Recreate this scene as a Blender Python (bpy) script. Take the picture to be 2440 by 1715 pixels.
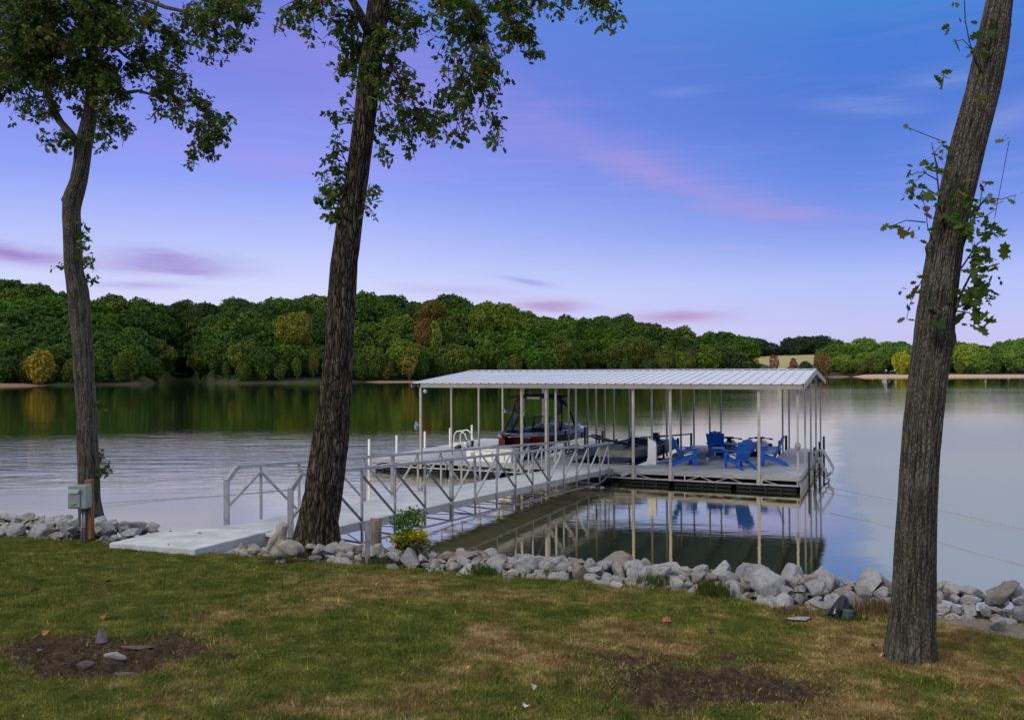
import bpy, math, random
import numpy as np
from mathutils import Vector, Matrix, Euler
R = math.radians
rng = random.Random(7)
nr = np.random.RandomState(11)
sc = bpy.context.scene
for o in list(bpy.data.objects): bpy.data.objects.remove(o)

# ------------------------------------------------------------------ camera, sky, sun
F = 2028.5; HZ = 879.8; CX = 1220.0; EYE = 3.75; ROLL = 0.0044
cam_d = bpy.data.cameras.new('camera'); cam = bpy.data.objects.new('camera', cam_d)
sc.collection.objects.link(cam); sc.camera = cam
cam.location = (0, 0, EYE)
cam.matrix_world = Matrix.Translation((0, 0, EYE)) @ Matrix.Rotation(R(90), 4, 'X') @ Matrix.Rotation(-ROLL, 4, 'Z')
cam_d.sensor_width = 36; cam_d.lens = 36 * F / 2440.0
cam_d.shift_y = (HZ - 857.5) / 2440.0
cam_d.clip_start = 0.1; cam_d.clip_end = 9000
sc.render.resolution_x = 1024; sc.render.resolution_y = 719
sc.view_settings.view_transform = 'Standard'; sc.view_settings.look = 'None'
sc.view_settings.exposure = 0.0; sc.view_settings.gamma = 1
sc.render.engine = 'CYCLES'
sc.cycles.max_bounces = 6; sc.cycles.transparent_max_bounces = 6

SUN_EL, SUN_AZ = 30, 228     # azimuth clockwise from +Y
world = bpy.data.worlds.new("World"); sc.world = world; world.use_nodes = True
def srgb(r, g, b, a=1):
    f = lambda c: (c/255/12.92) if c/255 <= .04045 else ((c/255+.055)/1.055)**2.4
    return (f(r), f(g), f(b), a)
class NT:
    def __init__(s, tree): s.t = tree; s.N = tree.nodes; s.L = tree.links
    def n(s, typ, **kw):
        nd = s.N.new(typ)
        for k, v in kw.items():
            if k == 'inp':
                for kk, vv in v.items():
                    if hasattr(vv, 'is_linked') or isinstance(vv, bpy.types.NodeSocket): s.L.new(vv, nd.inputs[kk])
                    else: nd.inputs[kk].default_value = vv
            else: setattr(nd, k, v)
        return nd
    def m(s, op, a, b=None, c=None, clamp=False):
        nd = s.N.new('ShaderNodeMath'); nd.operation = op; nd.use_clamp = clamp
        for i, v in enumerate((a, b, c)):
            if v is None: continue
            if isinstance(v, bpy.types.NodeSocket): s.L.new(v, nd.inputs[i])
            else: nd.inputs[i].default_value = v
        return nd.outputs[0]
    def ramp(s, fac, stops, interp='LINEAR'):
        nd = s.N.new('ShaderNodeValToRGB'); s.L.new(fac, nd.inputs[0]); r = nd.color_ramp; r.interpolation = interp
        while len(r.elements) < len(stops): r.elements.new(0.5)
        for e, (p, c) in zip(r.elements, stops): e.position = p
        for e, (p, c) in zip(r.elements, stops): e.color = c
        return nd.outputs[0]
    def mix(s, fac, a, b, mode='MIX'):
        nd = s.N.new('ShaderNodeMix'); nd.data_type = 'RGBA'; nd.blend_type = mode
        for i, v in ((0, fac), (6, a), (7, b)):
            if isinstance(v, bpy.types.NodeSocket): s.L.new(v, nd.inputs[i])
            else: nd.inputs[i].default_value = v
        return nd.outputs[2]
    def noise(s, vec, scale, detail=4, rough=.55, dist=0):
        nd = s.n('ShaderNodeTexNoise'); nd.inputs['Scale'].default_value = scale; nd.inputs['Detail'].default_value = detail
        nd.inputs['Roughness'].default_value = rough; nd.inputs['Distortion'].default_value = dist
        if vec is not None: s.L.new(vec, nd.inputs['Vector'])
        return nd.outputs[0]
    def mapping(s, vec, scale=(1,1,1), loc=(0,0,0), rot=(0,0,0)):
        nd = s.n('ShaderNodeMapping'); s.L.new(vec, nd.inputs[0]); nd.inputs['Scale'].default_value = scale
        nd.inputs['Location'].default_value = loc; nd.inputs['Rotation'].default_value = rot
        return nd.outputs[0]

def build_world():
    w = NT(world.node_tree); world.node_tree.nodes.clear()
    out = w.n('ShaderNodeOutputWorld'); bg = w.n('ShaderNodeBackground')
    tc = w.n('ShaderNodeTexCoord'); sep = w.n('ShaderNodeSeparateXYZ'); w.L.new(tc.outputs['Generated'], sep.inputs[0])
    X, Y, Z = sep.outputs
    az = w.m('ARCTAN2', X, Y)                       # 0 ahead, + right
    el = w.m('ARCSINE', Z)
    azd = w.m('MULTIPLY', az, 180/math.pi); eld = w.m('MULTIPLY', el, 180/math.pi)
    e01 = w.m('DIVIDE', w.m('ADD', eld, 2.0), 62.0, clamp=True)
    p = lambda d: (d + 2.0) / 62.0
    left = w.ramp(e01, [(0, srgb(205,205,240)), (p(2.5), srgb(222,218,252)), (p(5.5), srgb(210,216,255)), (p(8.5), srgb(182,194,254)), (p(12), srgb(146,163,250)),
                        (p(15), srgb(136,150,242)), (p(18.5), srgb(120,134,230)), (p(24), srgb(104,128,222)), (p(31), srgb(176,182,208)), (p(42), srgb(214,213,214)), (1, srgb(226,224,220))])
    right = w.ramp(e01, [(0, srgb(210,192,226)), (p(2.5), srgb(194,196,246)), (p(5.5), srgb(176,190,250)), (p(8.5), srgb(130,154,238)), (p(12), srgb(98,134,226)),
                         (p(16), srgb(74,118,214)), (p(20), srgb(68,124,214)), (p(24.5), srgb(72,142,218)), (p(31), srgb(168,182,208)), (p(42), srgb(214,213,214)), (1, srgb(226,224,220))])
    t = w.m('MULTIPLY_ADD', azd, 1/34.0, 0.36, clamp=True)
    tn = w.m('SMOOTHSTEP', t, 0, 1) if False else t
    col = w.mix(tn, left, right)
    # soft wide brightness mottling of thin cloud
    vec = w.n('ShaderNodeCombineXYZ', inp={0: az, 1: w.m('MULTIPLY', el, 4.5), 2: 0.0}).outputs[0]
    n1 = w.noise(vec, 3.2, 5, .55, .35)
    n2 = w.noise(vec, 9.0, 5, .6, .5)
    n3 = w.noise(w.mapping(vec, (2.2, 7.0, 1), rot=(0, 0, R(-16))), 4.0, 6, .65, .6)
    def blob(ca, ce, ra, re, rot, amt, nmix=.9):
        # gaussian in (az,el) degrees, broken up by noise
        da = w.m('SUBTRACT', azd, ca); de = w.m('SUBTRACT', eld, ce); c, s_ = math.cos(R(rot)), math.sin(R(rot))
        u = w.m('DIVIDE', w.m('ADD', w.m('MULTIPLY', da, c), w.m('MULTIPLY', de, s_)), ra)
        v = w.m('DIVIDE', w.m('SUBTRACT', w.m('MULTIPLY', de, c), w.m('MULTIPLY', da, s_)), re)
        v = w.m('ADD', v, w.m('MULTIPLY', w.m('SUBTRACT', n2, .5), 2.6))
        r2 = w.m('ADD', w.m('MULTIPLY', u, u), w.m('MULTIPLY', v, v))
        g = w.m('EXPONENT', w.m('MULTIPLY', r2, -1.0))
        nn = w.m('ADD', w.m('MULTIPLY_ADD', n1, nmix*2, 1-nmix), w.m('MULTIPLY', w.m('SUBTRACT', n3, .5), 1.9), clamp=True)
        return w.m('MULTIPLY', w.m('MULTIPLY', g, nn), amt, clamp=True)
    pxa = lambda x: math.degrees(math.atan((x-CX)/F))
    pye = lambda x, y: math.degrees(math.atan((HZ-y)/F*math.cos(math.atan((x-CX)/F))))
    def add(x, y, rx, ry, rot, amt, c):
        nonlocal col
        col = w.mix(blob(pxa(x), pye(x, y), rx, ry, rot, amt), col, c)
    add(760, 150, 11, 3.4, -6, .24, srgb(164,140,230))
    add(1050, 230, 8, 2.4, -20, .34, srgb(170,146,228))
    add(1380, 340, 6.5, 1.5, -22, .42, srgb(156,150,230))
    add(1640, 440, 5.5, 1.25, -19, .42, srgb(176,154,222))
    add(1850, 508, 3.6, .55, -8, .5, srgb(182,152,214))
    add(1530, 400, 3.5, .7, -16, .18, srgb(196,152,212))
    add(700, 385, 10, .9, -2, .5, srgb(168,156,242))
    add(420, 618, 3.6, .55, -2, .8, srgb(156,130,206))
    add(400, 640, 3.9, .40, -1, .8, srgb(156,132,208))
    add(30, 600, 3.4, .50, -4, .95, srgb(160,132,206))
    add(330, 675, 3.0, .25, 0, .6, srgb(168,152,222))
    add(1310, 730, 2.4, .35, -2, .9, srgb(180,140,198))
    add(1620, 756, 3.0, .40, 0, .9, srgb(184,142,200))
    add(1260, 672, 1.6, .22, -10, .8, srgb(158,160,228))
    add(1090, 690, 4, .35, -2, .4, srgb(180,160,220))
    add(2060, 255, 3.4, .45, -6, .45, srgb(140,160,228))
    add(2390, 290, 3.0, .8, 10, .45, srgb(150,162,226))
    add(2260, 200, 2.4, .5, -4, .30, srgb(140,165,230))
    add(1620, 222, 1.6, .25, 0, .30, srgb(140,165,230))
    # fine thin streaks everywhere low down
    st = w.n('ShaderNodeCombineXYZ', inp={0: az, 1: w.m('MULTIPLY', el, 14), 2: 3.0}).outputs[0]
    ns = w.noise(st, 4.5, 6, .6, .3)
    sm = w.m('MULTIPLY', w.m('SUBTRACT', ns, .52), 2.2, clamp=True)
    low = w.m('SUBTRACT', 1.0, w.m('DIVIDE', eld, 26.0), clamp=True)
    col = w.mix(w.m('MULTIPLY', sm, w.m('MULTIPLY', low, .38)), col, srgb(196,184,236))
    sky = w.n('ShaderNodeTexSky'); sky.sky_type = 'NISHITA'; sky.sun_disc = False
    sky.sun_elevation = R(SUN_EL); sky.sun_rotation = R(SUN_AZ)
    nish = w.mix(1.0, sky.outputs[0], (.006, .006, .006, 1), 'MULTIPLY')
    sky_fill = w.m('DIVIDE', w.m('SUBTRACT', eld, 27.0), 14.0, clamp=True)  # upper sky out of view, brightened to whitish as added neutral fill light
    col = w.mix(w.m('MULTIPLY', sky_fill, .999), col, (1.02, 1.0, .97, 1))
    tot = w.mix(1.0, w.mix(1.0, col, (.96, .955, .95, 1), 'MULTIPLY'), nish, 'ADD')
    # below the horizon: dark ground tone
    dn = w.m('GREATER_THAN', eld, -1.5)
    tot = w.mix(dn, (.04, .05, .05, 1), tot)
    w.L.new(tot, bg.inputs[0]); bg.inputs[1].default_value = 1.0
    w.L.new(bg.outputs[0], out.inputs[0])
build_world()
sun_d = bpy.data.lights.new('sun', 'SUN'); sun = bpy.data.objects.new('sun', sun_d); sc.collection.objects.link(sun)
sun_d.energy = 1.5; sun_d.angle = R(14); sun_d.color = (1.0, .90, .72)
sdir = Vector((math.sin(R(SUN_AZ))*math.cos(R(SUN_EL)), math.cos(R(SUN_AZ))*math.cos(R(SUN_EL)), math.sin(R(SUN_EL))))
sun.rotation_euler = sdir.to_track_quat('Z', 'Y').to_euler()

# ------------------------------------------------------------------ helpers
def unroll(px, py):
    dx, dy = px-CX, py-HZ; c, s = math.cos(ROLL), math.sin(ROLL)
    return dx*c-dy*s, dx*s+dy*c
def P(px, py, z):                  # point where the sight line meets height z
    x, y = unroll(px, py); D = F*(EYE-z)/y
    return Vector((x*D/F, D, z))
def Q(px, py, D):                  # point on the sight line at depth D
    x, y = unroll(px, py)
    return Vector((x*D/F, D, EYE-y*D/F))
A = 0.4145; CA, SA = math.cos(A), math.sin(A); OX, OY = 8.6543, 25.6546
def D3(s, t, z): return Vector((OX-s*CA+t*SA, OY+s*SA+t*CA, z))     # dock frame: s to the left along the front, t out to the lake

def h3(ix, iy, iz):
    n = (ix.astype(np.int64)*374761393 + iy.astype(np.int64)*668265263 + iz.astype(np.int64)*2147483647) & 0xffffffff
    n = ((n ^ (n >> 13))*1274126177) & 0xffffffff
    return ((n ^ (n >> 16)) & 0xffff)/65535.0
def vn(x, y, z=None):
    x = np.asarray(x, float); y = np.asarray(y, float); z = np.zeros_like(x) if z is None else np.asarray(z, float)
    fx, fy, fz = np.floor(x), np.floor(y), np.floor(z); u, v, w = x-fx, y-fy, z-fz
    u, v, w = u*u*(3-2*u), v*v*(3-2*v), w*w*(3-2*w); r = 0
    for i in (0, 1):
        for j in (0, 1):
            for k in (0, 1):
                r = r + h3(fx+i, fy+j, fz+k)*(u if i else 1-u)*(v if j else 1-v)*(w if k else 1-w)
    return r
def fbm(x, y, z=None, o=4):
    a, s, t = 0., .5, 0.
    z = np.zeros_like(np.asarray(x, float)) if z is None else z
    for i in range(o):
        a = a+s*vn(x*2**i+i*17.3, y*2**i+i*5.1, z*2**i+i*9.7); t += s; s *= .5
    return a/t

def tag(o, label=None, cat=None, group=None, kind=None):
    if label: o['label'] = label
    if cat: o['category'] = cat
    if group: o['group'] = group
    if kind: o['kind'] = kind
    return o
def empty(name, loc, rz=0, label=None, cat=None, group=None):
    o = bpy.data.objects.new(name, None); sc.collection.objects.link(o); o.empty_display_size = .2
    o.location = loc; o.rotation_euler = (0, 0, rz)
    return tag(o, label, cat, group)
class MB:
    def __init__(s): s.v = []; s.f = []; s.mi = []; s.sm = []
    def add(s, vs, fs, mi=0, smooth=False):
        b = len(s.v); s.v += [tuple(v) for v in vs]; s.f += [tuple(b+i for i in f) for f in fs]
        s.mi += ([mi]*len(fs) if isinstance(mi, int) else list(mi)); s.sm += [smooth]*len(fs); return s
    def box(s, c, d, M=None, mi=0):
        c = Vector(c); hx, hy, hz = d[0]/2, d[1]/2, d[2]/2
        vs = [Vector((x, y, z)) for x in (-hx, hx) for y in (-hy, hy) for z in (-hz, hz)]
        vs = [(M @ v if M else v)+c for v in vs]
        return s.add(vs, [(0,1,3,2),(4,6,7,5),(0,4,5,1),(2,3,7,6),(0,2,6,4),(1,5,7,3)], mi)
    def bar(s, a, b, w, h=None, up=Vector((0,0,1)), mi=0):     # rectangular bar a->b
        a, b = Vector(a), Vector(b); h = h or w; d = (b-a); L = d.length; d.normalize()
        x = d.cross(up)
        if x.length < 1e-4: x = d.cross(Vector((0, 1, 0)))
        x.normalize(); y = x.cross(d); vs = []
        for p in (a, b):
            for i, j in ((-1,-1),(1,-1),(1,1),(-1,1)): vs.append(p+x*(i*w/2)+y*(j*h/2))
        return s.add(vs, [(0,3,2,1),(4,5,6,7),(0,1,5,4),(1,2,6,5),(2,3,7,6),(3,0,4,7)], mi)
    def tube(s, pts, r, n=8, mi=0, caps=True, smooth=True):
        pts = [Vector(p) for p in pts]; rs = r if isinstance(r, (list, tuple)) else [r]*len(pts)
        vs = []; fs = []; prev = None
        for i, p in enumerate(pts):
            d = (pts[min(i+1, len(pts)-1)]-pts[max(i-1, 0)]).normalized()
            if prev is None:
                x = d.cross(Vector((0, 0, 1)))
                if x.length < .05: x = d.cross(Vector((1, 0, 0)))
            else: x = prev-d*prev.dot(d)
            x.normalize(); prev = x; y = d.cross(x)
            for k in range(n):
                a = 2*math.pi*k/n; vs.append(p+(x*math.cos(a)+y*math.sin(a))*rs[i])
        for i in range(len(pts)-1):
            for k in range(n):
                k2 = (k+1) % n; fs.append((i*n+k, i*n+k2, (i+1)*n+k2, (i+1)*n+k))
        s.add(vs, fs, mi, smooth)
        if caps:
            b = len(s.v)-len(vs)
            s.f.append(tuple(b+k for k in range(n))[::-1]); s.mi.append(mi); s.sm.append(False)
            s.f.append(tuple(b+(len(pts)-1)*n+k for k in range(n))); s.mi.append(mi); s.sm.append(False)
        return s
    def ell(s, c, r, M=None, nu=16, nv=10, mi=0):
        c = Vector(c); vs = []; fs = []
        for j in range(nv+1):
            th = math.pi*j/nv
            for i in range(nu):
                ph = 2*math.pi*i/nu
                v = Vector((r[0]*math.sin(th)*math.cos(ph), r[1]*math.sin(th)*math.sin(ph), r[2]*math.cos(th)))
                vs.append((M @ v if M else v)+c)
        for j in range(nv):
            for i in range(nu): fs.append((j*nu+i, (j+1)*nu+i, (j+1)*nu+(i+1) % nu, j*nu+(i+1) % nu))
        return s.add(vs, fs, mi, True)
    def grid(s, rows, mi=None, smooth=True, closed=False):     # rows of equal length
        n = len(rows[0]); vs = [v for r in rows for v in r]; fs = []; ms = []
        for j in range(len(rows)-1):
            for i in range(n if closed else n-1):
                i2 = (i+1) % n; fs.append((j*n+i, j*n+i2, (j+1)*n+i2, (j+1)*n+i)); ms.append(mi(j, i) if callable(mi) else (mi or 0))
        return s.add(vs, fs, ms, smooth)
    def prism(s, poly, ax, h0, h1, mi=0):                      # poly list of 2D, extruded along axis index
        def mk(p, h):
            return {0: (h, p[0], p[1]), 1: (p[0], h, p[1]), 2: (p[0], p[1], h)}[ax]
        n = len(poly); vs = [mk(p, h0) for p in poly]+[mk(p, h1) for p in poly]
        return s.add(vs, [tuple(range(n))[::-1], tuple(range(n, 2*n))]+[(i, (i+1) % n, n+(i+1) % n, n+i) for i in range(n)], mi)
    def build(s, name, mats, parent=None, bevel=0, seg=1, world=False):
        me = bpy.data.meshes.new(name); me.from_pydata(s.v, [], s.f)
        for m in (mats if isinstance(mats, (list, tuple)) else [mats]): me.materials.append(m)
        if len(me.materials) > 1: me.polygons.foreach_set('material_index', s.mi)
        me.polygons.foreach_set('use_smooth', s.sm); me.update()
        o = bpy.data.objects.new(name, me); sc.collection.objects.link(o)
        if parent is not None:
            o.parent = parent
            if world: o.matrix_parent_inverse = root_inv(parent)
        if bevel:
            b = o.modifiers.new('bevel', 'BEVEL'); b.width = bevel; b.segments = seg; b.limit_method = 'ANGLE'; b.angle_limit = R(40)
        return o
def root_inv(p):
    M = p.matrix_basis.copy(); q = p
    while q.parent: q = q.parent; M = q.matrix_basis @ M
    return M.inverted()
def npmesh(name, V, Fc, mats, parent=None, smooth=False, attr=None):
    # V (n,3), Fc (m,k) with k 3 or 4
    me = bpy.data.meshes.new(name); V = np.asarray(V, np.float32); Fc = np.asarray(Fc, np.int32); k = Fc.shape[1]
    me.vertices.add(len(V)); me.vertices.foreach_set('co', V.ravel())
    me.loops.add(Fc.size); me.loops.foreach_set('vertex_index', Fc.ravel())
    me.polygons.add(len(Fc)); me.polygons.foreach_set('loop_start', np.arange(0, Fc.size, k, dtype=np.int32))
    me.polygons.foreach_set('loop_total', np.full(len(Fc), k, np.int32)) if False else None
    me.update(calc_edges=True); me.validate()
    for m in (mats if isinstance(mats, (list, tuple)) else [mats]): me.materials.append(m)
    me.polygons.foreach_set('use_smooth', np.full(len(Fc), smooth))
    if attr is not None:
        a = me.attributes.new('tone', 'FLOAT', 'POINT'); a.data.foreach_set('value', np.asarray(attr, np.float32))
    o = bpy.data.objects.new(name, me); sc.collection.objects.link(o)
    if parent is not None: o.parent = parent
    return o
def dup(root, loc=None, rz=None, scale=None, label=None, cat=None, color=None):
    def cp(o, par):
        c = o.copy(); sc.collection.objects.link(c); c.parent = par
        for ch in KIDS.get(o.name, []): cp(ch, c)
        return c
    r = root.copy(); sc.collection.objects.link(r)
    for ch in [x for x in root.children]:
        c = ch.copy(); sc.collection.objects.link(c); c.parent = r
        if color: c.color = color
        for g in [x for x in ch.children]:
            d = g.copy(); sc.collection.objects.link(d); d.parent = c
    if loc is not None: r.location = loc
    if rz is not None: r.rotation_euler = (0, 0, rz)
    if scale is not None: r.scale = scale if hasattr(scale, '__len__') else (scale,)*3
    return tag(r, label, cat)
KIDS = {}

# ------------------------------------------------------------------ materials
def mat(name, fn):
    m = bpy.data.materials.new(name); m.use_nodes = True; t = NT(m.node_tree); t.N.clear()
    out = t.n('ShaderNodeOutputMaterial'); b = t.n('ShaderNodeBsdfPrincipled'); t.L.new(b.outputs[0], out.inputs[0])
    fn(t, b, out); return m
def S(b, **k):
    for kk, v in k.items(): b.inputs[kk.replace('_', ' ')].default_value = v
def simple(name, c, rough=.5, metal=0, nscale=6, namp=.12, bump=0, bscale=60, spec=.5, coat=0, dirt=None):
    def fn(t, b, out):
        tc = t.n('ShaderNodeTexCoord').outputs['Object']
        n = t.noise(tc, nscale, 5, .6)
        lo = tuple(x*(1-namp*2) for x in c[:3])+(1,); hi = tuple(min(1, x*(1+namp)) for x in c[:3])+(1,)
        col = t.ramp(n, [(.3, lo), (.7, hi)])
        if dirt:
            n2 = t.noise(tc, nscale*2.7, 6, .7)
            col = t.mix(t.m('MULTIPLY', t.m('SUBTRACT', n2, .55), 3, clamp=True), col, dirt)
        t.L.new(col, b.inputs['Base Color']); S(b, Roughness=rough, Metallic=metal)
        b.inputs['Specular IOR Level'].default_value = spec; b.inputs['Coat Weight'].default_value = coat
        rr = t.m('MULTIPLY_ADD', n, .25, rough-.1, clamp=True); t.L.new(rr, b.inputs['Roughness'])
        if bump:
            bn = t.n('ShaderNodeBump'); bn.inputs['Strength'].default_value = bump; bn.inputs['Distance'].default_value = .01
            t.L.new(t.noise(tc, bscale, 4, .6), bn.inputs['Height']); t.L.new(bn.outputs[0], b.inputs['Normal'])
    return mat(name, fn)
M = {}
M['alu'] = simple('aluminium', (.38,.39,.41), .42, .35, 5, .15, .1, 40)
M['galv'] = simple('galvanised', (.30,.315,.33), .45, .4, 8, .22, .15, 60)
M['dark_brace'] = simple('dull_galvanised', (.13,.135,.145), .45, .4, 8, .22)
M['under'] = simple('shade_dark_underside', (.018,.034,.028), .35, .6, 3, .2)  # dark green base colour stands in for the unlit underside and its water reflection
M['post'] = simple('post_paint', (.40,.39,.36), .4, .1, 4, .12)
M['white'] = simple('white_paint', (.78,.78,.76), .35, 0, 5, .05)
M['pvc'] = simple('white_plastic', (.80,.80,.77), .4, 0, 8, .08)
M['black'] = simple('black_plastic', (.012,.012,.014), .4, 0, 5, .2)
M['dark'] = simple('dark_metal', (.035,.03,.032), .5, .2, 7, .3)
M['float'] = simple('float_black', (.012,.013,.014), .35, 0, 3, .4)
M['blue'] = simple('blue_poly', (.004,.12,.52), .35, 0, 6, .12, spec=.5)
M['trim'] = simple('eave_trim', (.30,.28,.25), .5, .1, 3, .08)
M['cushion'] = simple('white_cushion', (.75,.75,.76), .8, 0, 8, .06)
M['red'] = simple('red_gelcoat', (.45,.008,.014), .15, 0, 3, .05, coat=.6)
M['grey_gel'] = simple('grey_gelcoat', (.085,.088,.092), .2, 0, 3, .08, coat=.5)
M['silver'] = simple('silver_gelcoat', (.55,.56,.58), .2, .2, 3, .06, coat=.5)
M['whitegel'] = simple('white_gelcoat', (.66,.70,.76), .2, 0, 3, .04, coat=.5)
M['vinyl'] = simple('cream_vinyl', (.42,.38,.35), .6, 0, 5, .15)
M['redvinyl'] = simple('red_vinyl', (.12,.008,.012), .6, 0, 5, .15)
M['navy'] = simple('navy_hull', (.008,.02,.075), .3, 0, 3, .2, coat=.3)
M['tan'] = simple('tan_hull', (.20,.19,.15), .5, 0, 5, .2)
M['boxgreen'] = simple('grey_green_enamel', (.25,.30,.27), .4, 0, 4, .08, dirt=(.2,.21,.17,1))
M['rope'] = simple('rope', (.35,.33,.30), .9, 0, 20, .3)
M['concrete'] = simple('concrete', (.50,.53,.56), .85, 0, 2.2, .16, .35, 30, dirt=(.36,.36,.34,1))
M['deck'] = simple('deck_board', (.47,.50,.54), .75, 0, 1.8, .12, .2, 50, dirt=(.40,.42,.44,1))
M['fascia'] = simple('deck_fascia', (.34,.34,.35), .6, 0, 3, .12)
M['statue'] = simple('cast_stone', (.33,.31,.25), .9, 0, 9, .28, .9, 45, dirt=(.16,.14,.09,1))
M['board'] = simple('tan_board', (.55,.42,.28), .5, 0, 4, .1)
M['bag'] = simple('black_bag', (.006,.009,.016), .22, 0, 5, .3)
M['baggreen'] = simple('green_cloth', (.06,.085,.075), .8, 0, 12, .4)
M['teal'] = simple('pale_blue_gel', (.30,.42,.50), .3, 0, 4, .12)
M['glass_jar'] = simple('frosted_glass', (.5,.55,.55), .15, 0, 8, .1)

def f_glass(t, b, out):
    S(b, Roughness=.04, Alpha=.35); b.inputs['Base Color'].default_value = (.02,.025,.03,1); b.inputs['IOR'].default_value = 1.45
M['tint'] = mat('tinted_glass', f_glass)
def f_roof(t, b, out):
    tc = t.n('ShaderNodeTexCoord').outputs['Object']
    n = t.noise(tc, 1.1, 5, .6); v = t.mapping(tc, (.5, 3.0, 1)); n2 = t.noise(v, 2.0, 5, .65)
    c = t.ramp(n, [(.3, (.60,.63,.67,1)), (.7, (.70,.72,.76,1))])
    c = t.mix(t.m('MULTIPLY', t.m('SUBTRACT', n2, .55), 1.6, clamp=True), c, (.55,.56,.56,1))
    t.L.new(c, b.inputs['Base Color']); S(b, Roughness=.42, Metallic=.15)
M['roof'] = mat('roof_sheet', f_roof)
def wood(name, c1, c2, sc_=8, ax=(6, 6, .5), bump=.5):
    def fn(t, b, out):
        tc = t.n('ShaderNodeTexCoord').outputs['Object']; v = t.mapping(tc, ax)
        n = t.noise(v, sc_, 6, .65, .6); t.L.new(t.ramp(n, [(.25, c1), (.75, c2)]), b.inputs['Base Color']); S(b, Roughness=.85)
        bn = t.n('ShaderNodeBump'); bn.inputs['Strength'].default_value = bump; bn.inputs['Distance'].default_value = .01
        t.L.new(n, bn.inputs['Height']); t.L.new(bn.outputs[0], b.inputs['Normal'])
    return mat(name, fn)
M['cedar'] = wood('treated_timber', (.11,.05,.025,1), (.27,.13,.06,1))
M['greywood'] = wood('weathered_timber', (.07,.055,.04,1), (.24,.20,.15,1))
M['logwood'] = wood('cut_log', (.09,.05,.03,1), (.25,.16,.09,1), ax=(.6, 6, 6))
def bark(name, c1, c2, c3, sc_=15, zs=.17, cs=1.0):
    def fn(t, b, out):
        tc = t.n('ShaderNodeTexCoord').outputs['Object']; v = t.mapping(tc, (1, 1, zs))
        wv = t.n('ShaderNodeTexNoise'); wv.inputs['Scale'].default_value = 7; wv.inputs['Detail'].default_value = 3; t.L.new(v, wv.inputs['Vector'])
        vm = t.n('ShaderNodeVectorMath', operation='MULTIPLY_ADD'); t.L.new(wv.outputs['Color'], vm.inputs[0]); vm.inputs[1].default_value = (.16,.16,.16); t.L.new(v, vm.inputs[2])
        vo = t.n('ShaderNodeTexVoronoi'); vo.feature = 'DISTANCE_TO_EDGE'; vo.inputs['Scale'].default_value = sc_; t.L.new(vm.outputs[0], vo.inputs['Vector'])
        crack = t.m('MULTIPLY', vo.outputs['Distance'], 5.0, clamp=True)
        n = t.noise(v, 34, 7, .72, .6); n2 = t.noise(tc, 1.7, 4, .6); n3 = t.noise(t.mapping(tc, (1,1,.45)), 75, 5, .75)
        k = t.m('MULTIPLY', t.m('MULTIPLY_ADD', t.m('POWER', crack, .6), cs, 1-cs), t.m('MULTIPLY_ADD', n, .9, .30, clamp=True), clamp=True)
        c = t.ramp(k, [(.10, c1), (.45, c2), (.85, c3)])
        c = t.mix(t.m('MULTIPLY', t.m('SUBTRACT', n2, .5), 1.6, clamp=True), c, (c2[0]*.9, c2[1]*1.05, c2[2]*.7, 1))
        c = t.mix(t.m('MULTIPLY', t.m('SUBTRACT', n3, .62), 5, clamp=True), c, tuple(x*1.5 for x in c3[:3])+(1,))
        at = t.n('ShaderNodeAttribute'); at.attribute_name = 'tone'
        c = t.mix(t.m('MULTIPLY', at.outputs['Fac'], .85, clamp=True), c, (c1[0]*.7, c1[1]*.7, c1[2]*.7, 1))
        t.L.new(c, b.inputs['Base Color']); S(b, Roughness=.95); b.inputs['Specular IOR Level'].default_value = .12
        bn = t.n('ShaderNodeBump'); bn.inputs['Strength'].default_value = 1; bn.inputs['Distance'].default_value = .035
        h = t.m('ADD', t.m('MULTIPLY', crack, .7*cs), t.m('ADD', t.m('MULTIPLY', n, .6), t.m('MULTIPLY', n3, .3))); t.L.new(h, bn.inputs['Height']); t.L.new(bn.outputs[0], b.inputs['Normal'])
    return mat(name, fn)
M['bark_dark'] = bark('furrowed_bark', (.008,.006,.005,1), (.055,.045,.035,1), (.17,.14,.105,1), 23, .17, .9)
M['bark_grey'] = bark('grey_bark', (.018,.015,.012,1), (.085,.076,.062,1), (.20,.185,.145,1), 40, .36, .5)
M['bark_far'] = simple('far_bark', (.12,.10,.08), .9, 0, 3, .3)
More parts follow.
